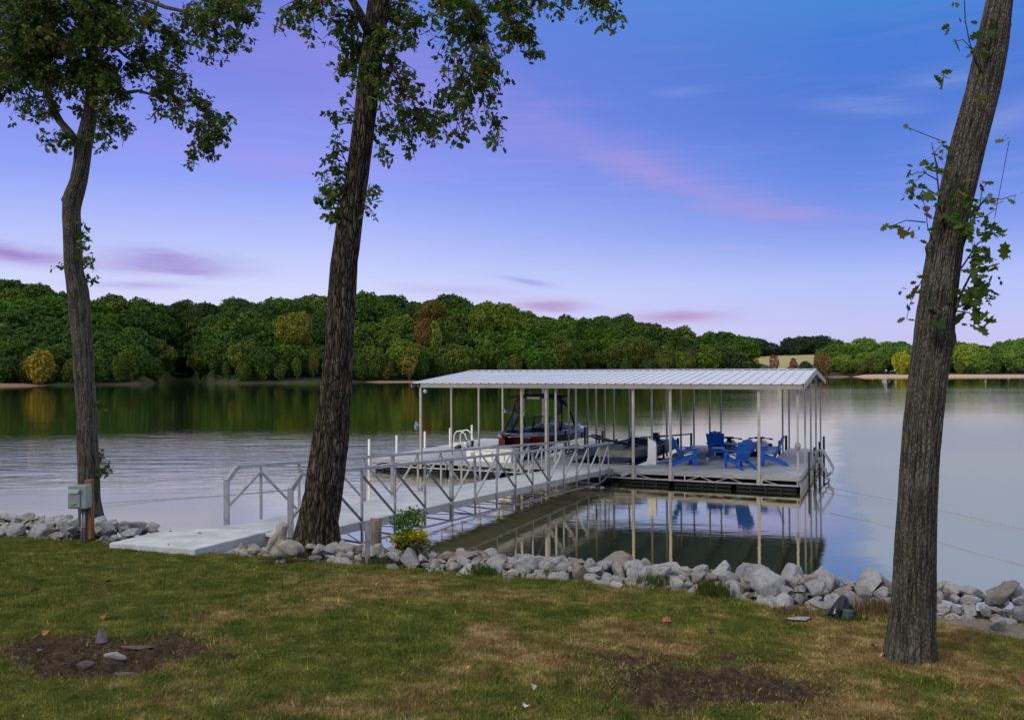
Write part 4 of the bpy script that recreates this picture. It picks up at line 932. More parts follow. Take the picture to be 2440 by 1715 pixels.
def bank_rocks():
    placed = []; tries = 0
    layer = [(0.02, -.04, .85), (.20, .03, .95), (.40, .10, 1.0), (.62, .15, 1.1), (.86, .12, 1.15), (1.15, -.02, 1.2)]; cand = []
    SECT = ((260, 'left of the slab'), (660, 'behind the slab corner'), (870, 'beside the middle trunk'), (1000, 'around the shrub'), (1250, 'right of the shrub'), (1600, 'at bank centre'), (1960, 'left of the black bag'), (2130, 'right of the black bag'), (99999, 'right of the right trunk'))
    def lab(px, s, row):
        w = [b for a, b in SECT if px < a][0]
        sz = 'large' if s > .2 else 'small' if s < .12 else 'medium'
        rr = ['at the grass edge', 'one row above the grass', 'two rows above the grass', 'near the crest', 'on the crest', 'at the water side'][row]
        return f'{sz} pale limestone rock {rr}, {w}', f'{sz} rocks {rr} {w}'
    for row, (off, up, k) in enumerate(layer):
        x = -10.4
        while x < 7.6:
            s = rng.choice([.08, .09, .10, .115, .13, .145, .165, .19])*k*(.9 if row == 0 else 1)
            x += s*rng.uniform(1.2, 1.5)*(.9 if x > 5 else 1); y = float(edge_y(np.array([x]))[0])+off+rng.uniform(-.12, .12)
            px = CX+x/y*F
            if px < -70 or px > 2520: continue
            if 168 < px < 236 and row < 2: continue
            if 605 < px < 735 and row < 3: continue
            if 940 < px < 1012 and row < 2: continue
            if 862 < px < 915 and row < 2: continue
            if 1945 < px < 2045 and row == 0: continue
            inp = in_poly(np.array([x]), np.array([y]), [(p[0], p[1]) for p in PADBIG])[0]
            if inp: continue
            if abs(px-757) < 62 and y > 13.5 and y < 14.4: continue
            if px > 2130 and px < 2200: pass
            base = GZ(x, y); z = base+up*(1.6 if x > 2.4 or x < -5 else 1)+s*.22
            # keep the gangway corridor low
            s_, t_ = st_of(x, y)
            if 5.7 < s_ < 9.0 and t_ > -15.6: z = min(z, .66-s)
            
            if 430 < px < 700:
                if row < 1 and px < 520: continue
                z = min(z, .90-s)
            cand.append((s/y, x, y, z, s, px, row)); x += s*.12
    cand.sort(key=lambda c_: -c_[0])
    for _, x, y, z, s, px, row in cand[:282]: l, g = lab(px, s, row); rock(x, y, z, s, l, g)
    Vs, Fs, b = [], [], 0
    for _, x, y, z, s, px, row in cand[282:]+[(0, c_[1]+rng.uniform(-.2,.2), c_[2]+rng.uniform(-.2,.15), 0, rng.uniform(.03,.06), 0, -1) for c_ in cand]:
        if row < 0:
            z = GZ(x, y)+.02
            if in_poly(np.array([x]), np.array([y]), [(p[0], p[1]) for p in PADBIG])[0] or y < float(edge_y(np.array([x]))[0])-.06: continue
        me = RM[rng.randrange(12)]; v = np.zeros(len(me.vertices)*3); me.vertices.foreach_get('co', v); v = v.reshape(-1, 3)
        E_ = np.array(Euler((rng.uniform(-.5,.5), rng.uniform(-.5,.5), rng.uniform(0,6.28))).to_matrix()); v = (v*s) @ E_.T+np.array([x, y, z])
        f = np.zeros(len(me.loops), np.int32); me.loops.foreach_get('vertex_index', f); Vs.append(v); Fs.append(f.reshape(-1, 3)+b); b += len(v)
    o = npmesh('rock_rubble', np.concatenate(Vs), np.concatenate(Fs), M['rock'], smooth=True); tag(o, 'small loose limestone rubble filling the gaps of the shoreline rock bank', 'rubble', kind='stuff')
def st_of(x, y): dx, dy = x-OX, y-OY; return -dx*CA+dy*SA, dx*SA+dy*CA
c = sum((p for p in PAD), Vector())/4; PADBIG = [((p-c)*1.06+c) for p in PAD]
bank_rocks()
def lrock(px, py, s, label, m=0, rot=(0,0,0), lift=.3, d=None):
    p = GP(px, py); return rock(p.x, p.y, p.z+s[2]*lift, s, label, None, RM[m], rot)
lrock(275, 1567, (.105,.07,.055), 'pale grey flat rock lying in the middle of the left dirt patch', 1, (0,.1,.3))
lrock(205, 1592, (.07,.06,.05), 'rounded tan stone at the near edge of the left dirt patch', 8, (0,0,1))
lrock(325, 1545, (.15,.09,.045), 'long dark brown stone behind the pale rock in the left dirt patch', 4, (0,.1,.1))
lrock(95, 1550, (.03,.03,.025), 'tiny stone on the left dirt patch near the picture edge', 3)
lrock(300, 1605, (.10,.06,.02), 'flat half buried stone at the near edge of the left dirt patch', 9)
lrock(2375, 1500, (.11,.09,.10), 'single rounded boulder loose on the sandy path at the right', 0, (0,0,.5))
lrock(1870, 1452, (.13,.11,.12), 'lumpy grey rock alone in the grass left of the black bag', 2)
lrock(1900, 1478, (.16,.12,.07), 'flat grey rock sunk in the grass below the lumpy grey rock', 4)
lrock(1845, 1446, (.10,.09,.08), 'small pale rock in the grass touching the lumpy grey rock', 6)
lrock(1055, 1338, (.19,.13,.12), 'pale oblong boulder tilted beside the grey steel post', 4, (0,-.3,.3))
lrock(1095, 1357, (.11,.09,.07), 'small pale block in the grass right of the shrub', 7)
M['brown_stone'] = simple('brown_stone', (.13,.095,.075), .95, 0, 14, .3, .6, 60)
for st in [o for o in sc.objects if 'tan stone' in o.get('label', '') or 'dark brown stone' in o.get('label', '') or 'half buried' in o.get('label', '')]:
    st.material_slots[0].link = 'OBJECT'; st.material_slots[0].material = M['brown_stone']
def pointed():
    p = GP(242, 1527); mb = MB()
    rows = []
    for j in range(7):
        v = j/6; z = .135*v-.01; r = .05*(1-v)**.8+.004; ox = -.018*v*v
        rows.append([(ox+r*math.cos(a)*1.05+(.004*math.sin(5*a)), r*.55*math.sin(a), z) for a in [2*math.pi*i/14 for i in range(14)]])
    mb.grid(rows, closed=True); o = mb.build('standing_stone', simple('slate_stone', (.15,.145,.16), .9, 0, 14, .25, .5, 60)); o.location = p
    tag(o, 'small pointed dark grey stone standing up at the back of the left dirt patch', 'stone')
pointed()

# ------------------------------------------------------------------ concrete pad
def build_pad():
    mb = MB(); n = len(PAD); top = []
    import itertools
    ring = []
    for i in range(n):
        a, b = PAD[i], PAD[(i+1) % n]
        for k in range(8):
            q = a+(b-a)*(k/8); ring.append(Vector((q.x+rng.uniform(-.012,.012), q.y+rng.uniform(-.012,.012), q.z)))
    m = len(ring); vs = [Vector((p.x, p.y, p.z)) for p in ring]+[Vector((p.x, p.y, p.z-.28)) for p in ring]
    cc = sum(ring, Vector())/m; inner = [cc+(p-cc)*.95 for p in ring]; inner = [Vector((p.x, p.y, p.z+.006)) for p in inner]
    b = len(vs); vs += inner
    mb.add(vs, [tuple(range(b, b+m))]+[(i, (i+1) % m, b+(i+1) % m, b+i) for i in range(m)]+[(i, m+i, m+(i+1) % m, (i+1) % m) for i in range(m)], 0)
    o = mb.build('concrete_pad', M['concrete'], bevel=.015, seg=2); tag(o, 'worn pale concrete landing slab at the shore end of the gangway', 'concrete slab')
build_pad()

# ------------------------------------------------------------------ boat dock
DZ = .4724
def build_dock():
    root = empty('boat_dock', (OX, OY, 0), -A, 'covered floating boat dock with a white ribbed metal roof on slender posts', 'boat dock')
    L = lambda s, t, z: Vector((-s, t, z))
    def B(mb, name, m, **k): return mb.build(name, m, root, **k)
    # decks
    for (s0, s1, t0, t1) in ((0,15.2,0,1.247),(0,5.0,1.25,5.497),(0,1.3,5.5,9.6),(3.92,5.14,5.5,9.6),(7.9,9.1,1.25,9.6),(12.0,15.2,1.25,9.6)):
        mb = MB(); n = max(1, round((t1-t0)/1.2)) if (s1-s0) < (t1-t0) else 1; k = max(1, round((s1-s0)/1.2)) if n == 1 else 1
        for i in range(n):
            for j in range(k):
                a, b = t0+(t1-t0)*i/n, t0+(t1-t0)*(i+1)/n; c, d = s0+(s1-s0)*j/k, s0+(s1-s0)*(j+1)/k
                mb.box(L((c+d)/2, (a+b)/2, DZ-.02), (d-c-.006, b-a-.006, .04))
        B(mb, 'deck', M['deck'])
        f = MB(); z = DZ-.065
        for (p, q) in (((s0,t0),(s1,t0)),((s1,t0),(s1,t1)),((s1,t1),(s0,t1)),((s0,t1),(s0,t0))):
            ins = .025
            f.bar(L(*p, z), L(*q, z), .02, .115)
        B(f, 'deck_fascia', M['fascia'])
    # trusses
    def truss(p, q, name='truss', bay=.42, zt=DZ-.12, zb=.195):
        mb = MB(); a, b = Vector(p), Vector(q); d = b-a; Ln = d.length; n = max(2, int(Ln/bay)); d.normalize()
        A_ = lambda u, z: L(*(a+d*u), z)
        mb.bar(A_(0, zb), A_(Ln, zb), .045, .045); mb.bar(A_(0, zt), A_(Ln, zt), .04, .03)
        for i in range(n):
            u0, u1 = Ln*i/n, Ln*(i+1)/n
            if i % 5 == 0: mb.bar(A_(u0+.03, zb), A_(u0+.03, zt), .04, .04)
            else: 
                if i % 2: mb.bar(A_(u0, zb), A_(u1, zt), .022, .022)
                else: mb.bar(A_(u0, zt), A_(u1, zb), .022, .022)
        mb.bar(A_(Ln-.03, zb), A_(Ln-.03, zt), .07, .05)
        B(mb, name, M['alu'])
    ps = [0.0, 1.18, 3.92, 5.14, 7.9, 9.1, 12.0, 15.2]
    for i in range(len(ps)-1): truss((ps[i]+.03, -.0), (ps[i+1]-.03, -.0))
    truss((0, .03), (0, 9.5)); truss((15.2, .03), (15.2, 9.5)); truss((12.0, 1.3), (12.0, 9.5)); truss((5.14, 1.3), (5.14, 9.5)); truss((9.1,1.3),(9.1,9.5)); truss((7.9,1.3),(7.9,9.5))
    # black floats with moulded ribs
    for (s0, s1, t0, t1) in ((.1,1.9,.12,1.1),(2.05,3.85,.12,1.1),(4.0,5.7,.12,1.1),(5.9,7.7,.12,1.1),(8.0,9.8,.12,1.1),(10.0,11.8,.12,1.1),(12.1,13.6,.12,1.1),(13.7,15.1,.12,1.1),
                             (.1,1.2,1.3,5.2),(1.4,4.7,1.3,5.2),(.1,1.2,5.6,9.4),(4.0,5.05,5.6,9.4),(8.0,9.0,1.4,9.4),(12.2,13.6,1.4,9.4),(13.8,15.1,1.4,9.4)):
        mb = MB(); mb.box(L((s0+s1)/2, (t0+t1)/2, -.03), (s1-s0, t1-t0, .36))
        for zz in (.11, .02): mb.box(L((s0+s1)/2, (t0+t1)/2, zz), (s1-s0+.05, t1-t0+.05, .03))
        for k in range(1, 4): mb.box(L(s0+(s1-s0)*k/4, (t0+t1)/2, .05), (.07, t1-t0+.08, .2))
        B(mb, 'float', M['float'], bevel=.015)
    B(MB().box(L(-.015, 4.8, .03), (.02, 9.4, .30)), 'side_skirt', M['fascia'])
    # posts: (s, t, width, bottom)
    def rz(t): return 3.26+(3.69-3.26)*(1-abs(t-4.62)/4.82)-.06
    P_ = [(s, -.035, .078, .17) for s in (13.06, 9.08, 8.18, 5.14, 3.92, 1.18)]+[(.06, .10, .06, DZ), (7.88, .10, .06, DZ)]
    P_ += [(13.08, t, .065, DZ) for t in (2.38, 4.8, 7.2, 9.45)]+[(12.07, 9.45, .075, .2), (12.07, 7.2, .05, DZ)]
    P_ += [(9.05, t, .062, DZ) for t in (2.34, 4.6, 6.9, 9.3)]+[(7.95, t, .062, DZ) for t in (2.35, 4.7, 7.05, 9.35)]
    P_ += [(5.1, t, .062, DZ) for t in (2.2, 4.4, 6.8, 9.3)]+[(3.98, t, .055, DZ) for t in (6.9, 9.4)]+[(1.24, t, .06, DZ) for t in (7.05, 9.4)]
    P_ += [(.03, t, .055, DZ) for t in (2.3, 4.6, 6.95, 9.4)]
    for s, t, w, zb in P_:
        top = rz(t); B(MB().box(L(s, t, (zb+top)/2), (w, w, top-zb)), 'post', M['post'])
    for s, t, z1, w in ((9.16,4.55,1.34,.07),(9.16,6.9,1.34,.07),(9.16,9.3,1.0,.08),(7.84,4.7,.95,.07),(7.84,7.05,.85,.08),(7.84,9.35,1.0,.08),(5.22,6.8,.98,.08),(5.22,9.3,1.0,.08),(5.22,4.4,.9,.07),
                        (1.36,7.05,.97,.09),(1.36,9.4,1.0,.09),(-.09,2.3,1.02,.06),(-.09,4.6,.98,.07),(-.09,6.95,.98,.07),(-.09,9.4,1.0,.08)):
        B(MB().box(L(s, t, (z1+.0)/2), (w, w, z1)), 'bumper_post', M['dark'])
    for t in (-.05, 1.9, 4.14, 6.38, 8.54): B(MB().tube([L(15.27, t, -.6), L(15.27, t, 1.17)], .045, 10), 'mooring_pipe', M['pvc'])
    # roof
    s0, s1 = -.15, 13.32
    def sheet(ta, za, tb, zb):
        prof = []; s = s0; k = 0
        while s < s1-.001:
            e = min(s+.305, s1); prof += [(s, 0), (s+.012, .03), (s+.042, .03), (s+.054, 0), ((s+e)/2+.02, .002)]; s = e
        prof.append((s1, 0)); rows = []
        for v in (0, .25, .5, .75, 1): rows.append([L(p, ta+(tb-ta)*v, za+(zb-za)*v+h) for p, h in prof])
        mb = MB().grid(rows, smooth=False); o = B(mb, 'roof_sheet', M['roof']); so = o.modifiers.new('thick', 'SOLIDIFY'); so.thickness = .004; so.offset = -1
    sheet(-.24, 3.26, 4.62, 3.69); sheet(4.62, 3.69, 9.5, 3.26)
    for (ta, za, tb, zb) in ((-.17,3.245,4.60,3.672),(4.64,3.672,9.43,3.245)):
        B(MB().add([L(s0+.05,ta,za),L(s1-.05,ta,za),L(s1-.05,tb,zb),L(s0+.05,tb,zb)],[(0,1,2,3)]), 'underside_shade_sheet', M['under'])  # extra sheet below the roofing, underside shade put into its dark colour
    rc = MB(); rc.add([L(s0-.02,4.42,3.706), L(s0-.02,4.62,3.728), L(s0-.02,4.82,3.706), L(s1,4.42,3.706), L(s1,4.62,3.728), L(s1,4.82,3.706)], [(0,1,4,3),(1,2,5,4)]); B(rc, 'ridge_cap', M['roof'])
    B(MB().bar(L(s0+.03,-.20,3.178), L(s1-.35,-.20,3.178), .03, .14), 'eave_trim', M['trim']); B(MB().bar(L(s0+.03,9.45,3.178), L(s1-.3,9.45,3.178), .03, .14), 'eave_trim', M['trim'])
    for s in (s0-.01, s1+.01):
        g = MB(); m_ = M['trim'] if s < 5 else M['galv']
        g.bar(L(s, -.25, 3.19), L(s, 4.62, 3.625), .025, .17); g.bar(L(s, 4.62, 3.625), L(s, 9.51, 3.19), .025, .17); B(g, 'gable_trim', m_)
    for s in ([.1]+[1.18+i*1.37 for i in range(9)]+[13.1]):
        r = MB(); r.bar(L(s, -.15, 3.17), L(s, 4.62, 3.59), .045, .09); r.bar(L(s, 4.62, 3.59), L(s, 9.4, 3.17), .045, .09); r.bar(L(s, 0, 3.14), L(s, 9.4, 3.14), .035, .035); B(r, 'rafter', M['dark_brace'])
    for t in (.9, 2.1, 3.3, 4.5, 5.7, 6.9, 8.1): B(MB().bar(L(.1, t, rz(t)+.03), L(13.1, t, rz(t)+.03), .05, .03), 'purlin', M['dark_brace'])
    return root
build_dock()

def build_gangway():
    root = empty('gangway', D3(7.6, -15.2, .95), 0, 'long grey metal gangway with trussed handrails from the concrete slab to the dock', 'gangway')
    N0, N1, F0, F1 = D3(6.79,-15.38,.95), D3(5.86,-.06,DZ+.03), D3(8.55,-14.9,.95), D3(7.32,-.06,DZ+.03)
    n = 15
    lp = lambda a, b, u: a+(b-a)*u
    dk = MB()
    S0, S1 = lp(N0,F0,-.01)-(N1-N0)*.01, None
    a, b = N0-(N1-N0)*.004, F0-(F1-F0)*.004
    for k in range(6):
        u0, u1 = k/6, (k+1)/6-.0006
        p = [lp(a,N1,u0), lp(b,F1,u0), lp(b,F1,u1), lp(a,N1,u1)]; q = [v-Vector((0,0,.05)) for v in p]
        dk.add(p+q, [(0,1,2,3)[::-1],(4,5,6,7),(0,4,5,1)[::-1],(1,5,6,2)[::-1],(2,6,7,3)[::-1],(3,7,4,0)[::-1]])
    W(dk.build('deck', M['deck']), root)
    dz = Vector((0,0,1))
    for (p0, p1) in ((N0,N1),(F0,F1)):
        W(MB().bar(p0-dz*.085, p1-dz*.085, .03, .15).build('side_beam', M['fascia']), root)
    for side, (p0, p1) in enumerate(((N0,N1),(F0,F1))):
        out = (N0-F0).normalized()*(.035 if side == 0 else -.035); p0 = p0+out; p1 = p1+out
        H = lambda u: 1.03-.21*u
        d = (p1-p0).normalized(); rail = MB()
        pts = [p0+dz*.0, p0+dz*.80, p0+d*.24+dz*1.0]
        rail.bar(p0+dz*.0, p0+dz*.80, .085, .085); rail.bar(p0+dz*.79, p0+d*.25+dz*(H(0)), .08, .08)
        rail.bar(p0+d*.22+dz*H(.01), p1+dz*H(1), .07, .06); W(rail.build('handrail', M['alu']), root)
        lowz = .40
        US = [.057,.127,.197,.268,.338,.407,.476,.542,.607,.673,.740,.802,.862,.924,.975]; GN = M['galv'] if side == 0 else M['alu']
        for i, u in enumerate(US):
            q = lp(p0, p1, u); thick = i in (4, 9); low = .14 if i == 0 else (lowz if i < 14 else .2); wd = .075 if thick else .04
            W(MB().box(q+dz*(H(u)-low)/2, (wd, wd, H(u)+low), Matrix.Rotation(-A, 3, 'Z')).build('rail_post', GN), root)
        for i in range(14):
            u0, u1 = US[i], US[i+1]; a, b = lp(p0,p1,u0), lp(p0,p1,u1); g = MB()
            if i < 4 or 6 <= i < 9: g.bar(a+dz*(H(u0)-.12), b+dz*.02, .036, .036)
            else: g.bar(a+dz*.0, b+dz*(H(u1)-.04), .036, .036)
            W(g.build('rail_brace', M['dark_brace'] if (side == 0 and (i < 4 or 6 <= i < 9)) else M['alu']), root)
        g = MB().bar(p0+dz*.30, lp(p0,p1,US[0])+dz*(H(0)-.12), .045, .045); W(g.build('rail_brace', M['alu']), root)
        c = MB(); c.bar(lp(p0,p1,US[1])-dz*lowz, lp(p0,p1,US[13])-dz*lowz, .035, .035); c.bar(lp(p0,p1,US[13])-dz*lowz, p1-dz*.12, .035, .035)
        W(c.build('bottom_chord', M['galv']), root)
    x = MB()
    for i in range(1, 14):
        u0, u1 = US[i], US[i+1] if i < 14 else 1
        x.bar(lp(N0,N1,u0)-dz*.40, lp(F0,F1,u0)-dz*.40, .03, .03)
        if i % 2: x.bar(lp(N0,N1,u0)-dz*.40, lp(F0,F1,u1)-dz*.40, .016, .016)
        else: x.bar(lp(N0,N1,u1)-dz*.40, lp(F0,F1,u0)-dz*.40, .016, .016)
    W(x.build('cross_brace', M['galv']), root)
build_gangway()

# ------------------------------------------------------------------ boats
def hull(L_, beam, zk, zs, nst=36, bowfull=.55, blunt=0., keelrise=.55, flare=.12):
    """returns function sec(u) -> list of (y,z) port half from keel to gunwale, and x(u)"""
    def half(u):
        t = max(0, (u-(1-bowfull))/bowfull); return beam/2*((1-t**2.3)*(1-blunt)+blunt*(1-.25*t*t))
    def zkeel(u): t = max(0, (u-.62)/.38); return zk+(zs(1)-zk)*keelrise*t**2.2
    return half, zkeel
def wakeboat():
    th = math.atan2(-CA, -SA); root = empty('ski_boat', D3(10.52, 8.1, 0), th, 'red and dark grey open-bow speedboat with a black tower, raised on its lift', 'boat')
    Lh = 6.45; zs = lambda u: 1.25+.10*u**2; zk = .60
    def half(u):
        t = max(0, (u-.42)/.58); return 1.24*(.93+.07*math.sin(u*math.pi))*(1-t**2.4*.86)
    def keel(u): t = max(0, (u-.60)/.40); return zk+.50*t**3.2
    nst, nv = 41, 13
    def sec(u, sgn):
        h = half(u); k = keel(u); g = zs(u); ch = h*(.86-.38*max(0, u-.5)); zc = k+(.20+.10*u)*(1 if u < .98 else 1)
        pts = []
        for j in range(nv):
            v = j/(nv-1)
            if v < .33: w = v/.33; y, z = ch*w, k+(zc-k)*w
            else: w = (v-.33)/.67; y = ch+(h-ch)*w**.7; z = zc+(g-zc)*w
            pts.append((Lh*u-.85*max(0, (u-.62)/.38)**2*(1-(z-k)/(g-k+1e-6)), sgn*y, z))
        return pts
    def col(j, i):
        u, v = (j+.5)/(nst-1), (i+.5)/(nv-1)
        if v > .82: return 2 if u < .8 else 3        # top band
        if u > .86: return 3 if v > .50+.8*(1-u) else 0
        line = .36+.44*max(0, (u-.30)/.6)
        if v < line and u > .33: return 0
        if .22 < u < .22+.10*(1-v)+.05: return 0
        if u < .24: return 2
        return 1
    for sg, nm in ((1, 'hull_side'), (-1, 'hull_side')):
        rows = [sec(j/(nst-1), sg) for j in range(nst)]
        MB().grid(rows, mi=col).build(nm, [M['red'], M['grey_gel'], M['silver'], M['whitegel']], root)
    tr = [(p[0], p[1], p[2]) for p in sec(0, 1)]; tl = [(p[0], -p[1], p[2]) for p in sec(0, 1)][::-1]
    MB().add(tl[:-1]+tr, [tuple(range(len(tl)-1+len(tr)))]).build('transom', M['silver'], root)
    fr = sec(1, 1); fl = [(p[0], -p[1], p[2]) for p in fr][::-1]
    MB().add(fl[:-1]+fr, [tuple(range(len(fl)-1+len(fr)))]).build('bow_cap', M['whitegel'], root)
    # gunwale deck ring with cockpit opening
    rows = []
    def inner(u): return max(.10, half(u)-.24) 
    us = [i/40 for i in range(41)]; g = MB()
    for sg in (1, -1):
        rows = [[(Lh*u, sg*half(u), zs(u)), (Lh*u, sg*(half(u)-.04), zs(u)+.03), (Lh*u, sg*inner(u), zs(u)+.035), (Lh*u, sg*(inner(u)-.01), zs(u)-.10), (Lh*u, sg*(inner(u)-.04), .85)] for u in us if .16 < u < .95]
        g.grid(rows, mi=lambda j, i: 1 if i >= 3 else (2 if j > 14 or j < 6 else 0))
    g.build('gunwale', [M['grey_gel'], M['redvinyl'], M['whitegel']], root)
    # stern deck, bow deck, floor
    st = MB(); rows = [[(Lh*u, half(u)*k, zs(u)+.05*(1-k*k)+.01) for k in (-1,-.6,-.2,.2,.6,1)] for u in (0,.05,.1,.17)]; st.grid(rows); rows = [[(Lh*u, half(u)*k, zs(u)+.03*(1-k*k)+.005) for k in (-1,-.5,0,.5,1)] for u in (.93,.96,1.0)]; st.grid(rows)
    st.box((Lh*.12,0,zs(0)+.10), (1.0,1.7,.12)); st.build('deck', M['whitegel'], root, bevel=.03, seg=2)
    MB().box((3.2,0,.84), (5.4,1.5,.03)).build('floor', M['dark'], root)
    stripe = MB()
    for sg in (1, -1): stripe.tube([(Lh*u, sg*(half(u)+.012), zs(u)-.085) for u in us], .014, 6)
    stripe.build('rub_rail', M['whitegel'], root)
    # seats
    s = MB(); s.box((1.45,0,1.0), (.6,1.7,.35)); s.box((1.15,0,1.2), (.14,1.8,.3)); s.box((2.6,-.62,1.0), (1.6,.5,.32)); s.build('seat', M['vinyl'], root, bevel=.04, seg=2)
    s = MB(); s.box((5.1,.42,.98), (1.2,.32,.30)); s.box((5.1,-.42,.98), (1.2,.32,.30)); s.box((4.55,.5,1.2), (.12,.5,.35)); s.box((4.55,-.5,1.2), (.12,.5,.35)); s.build('bow_seat', M['redvinyl'], root, bevel=.04, seg=2)
    s = MB(); s.box((3.2,.52,1.1), (.5,.5,.5)); s.build('helm_seat', M['vinyl'], root, bevel=.05, seg=2)
    MB().box((3.95,.5,1.2), (.35,.7,.5)).build('console', M['black'], root, bevel=.04, seg=2)
    w = MB(); w.tube([(3.68+.05*math.cos(a)*0, .5+.17*math.cos(a), 1.42+.17*math.sin(a)) for a in [2*math.pi*i/14 for i in range(15)]], .018, 6, caps=False); w.build('steering_wheel', M['black'], root)
    # windshield: frames + tinted panels
    zt = 1.90; fb = [(3.30, 1.02), (4.35, .92), (4.75, .42), (4.75, -.42), (4.35, -.92), (3.30, -1.02)]; ft = [(3.05, .92), (3.85, .82), (4.25, .36), (4.25, -.36), (3.85, -.82), (3.05, -.92)]
    fz = lambda i: (1.62 if i in (0, 5) else zt)
    B_ = [Vector((x, y, zs(x/Lh)+.03)) for x, y in fb]; T_ = [Vector((x, y, fz(i))) for i, (x, y) in enumerate(ft)]
    gl = MB(); fm = MB()
    for i in range(5): gl.add([B_[i], B_[i+1], T_[i+1], T_[i]], [(0,1,2,3)])
    for i in range(6): fm.bar(B_[i], T_[i], .045, .07 if i in (2, 3) else .05)
    for i in range(5): fm.bar(T_[i], T_[i+1], .03, .035); fm.bar(B_[i], B_[i+1], .03, .03)
    gl.build('windshield', M['tint'], root); fm.build('windshield_frame', M['black'], root)
    # tower
    t = MB()
    for sg in (1, -1):
        t.tube([(1.75,sg*1.12,1.28),(2.0,sg*1.12,1.7),(2.45,sg*1.08,2.2),(2.9,sg*.98,2.50),(3.1,sg*.7,2.60)], [.05,.05,.045,.045,.045], 8)
        t.tube([(3.3,sg*1.08,1.3),(3.2,sg*1.08,1.9),(3.05,sg*1.0,2.42)], .035, 8)
    t.tube([(3.05,1.0,2.47),(3.1,.7,2.60),(3.12,0,2.64),(3.1,-.7,2.60),(3.05,-1.0,2.47)], .05, 8)
    t.build('tower', M['black'], root)
    b = MB(); rows = [[(2.45+1.1*v, 1.12*math.sin(a), 2.66-.10*abs(math.sin(a))**2.5-.03*v) for a in [(-90+180*i/12)*math.pi/180 for i in range(13)]] for v in (0,.3,.7,1)]; b.grid(rows); o = b.build('bimini_top', M['black'], root); so = o.modifiers.new('t', 'SOLIDIFY'); so.thickness = .09
    MB().box((3.57,0,2.60), (.02,.55,.07)).build('light_bar', M['silver'], root)
    for sg in (1, -1):
        sp = MB(); [sp.tube([(2.75, sg*(.88), z), (3.12, sg*.88, z)], .13, 14) for z in (2.33, 2.06)]; sp.build('tower_speaker', M['black'], root)
    MB().add([(-.0+2.3,-1.0,1.98),(2.3,-1.45,2.04),(3.3,-1.5,2.08),(3.6,-1.35,2.06),(3.3,-1.15,2.0)], [(0,1,2,3,4)]).build('rack_arm', M['dark'], root)
    MB().tube([(1.9,-1.02,2.0),(2.2,-1.30,2.03),(3.3,-1.36,2.06),(3.62,-1.2,2.03)], [.03,.09,.09,.03], 8).build('board_rack', M['pvc'], root)
    e = MB(); e.box((1.25,1.27,1.0), (.5,.02,.25)); e.build('side_vent', M['black'], root, bevel=.01)
    MB().box((-.35,0,.80), (.7,2.0,.05)).build('swim_platform', M['dark'], root, bevel=.02)
    MB().ell((1.2,.3,1.42), (.22,.15,.1)).build('folded_towel', M['cushion'], root)
    return root
wakeboat()
def boat_lift(s0, s1, t0, t1, label, zb=.42):
    root = empty('boat_lift', D3((s0+s1)/2, (t0+t1)/2, 0), -A, label, 'boat lift'); sm, tm = (s0+s1)/2, (t0+t1)/2
    L = lambda s, t, z: Vector((-(s-sm), t-tm, z))
    for s in (sm-.55, sm+.55): MB().bar(L(s, t0, zb), L(s, t1, zb), .12, .10).build('bunk', M['dark'], root)
    for t in (t0+.8, t1-.8): MB().bar(L(s0, t, zb-.13), L(s1, t, zb-.13), .1, .12).build('cross_beam', M['galv'], root)
    for s in (s0+.12, s1-.12): MB().tube([L(s, t0, .05), L(s, t1, .05)], .24, 12).build('lift_tank', M['float'], root)
boat_lift(9.2, 11.9, 2.1, 8.4, 'low boat lift frame cradling the red and grey speedboat')
boat_lift(5.25, 7.8, 1.8, 7.0, 'low boat lift frame beneath the navy and tan fishing boat', .30)

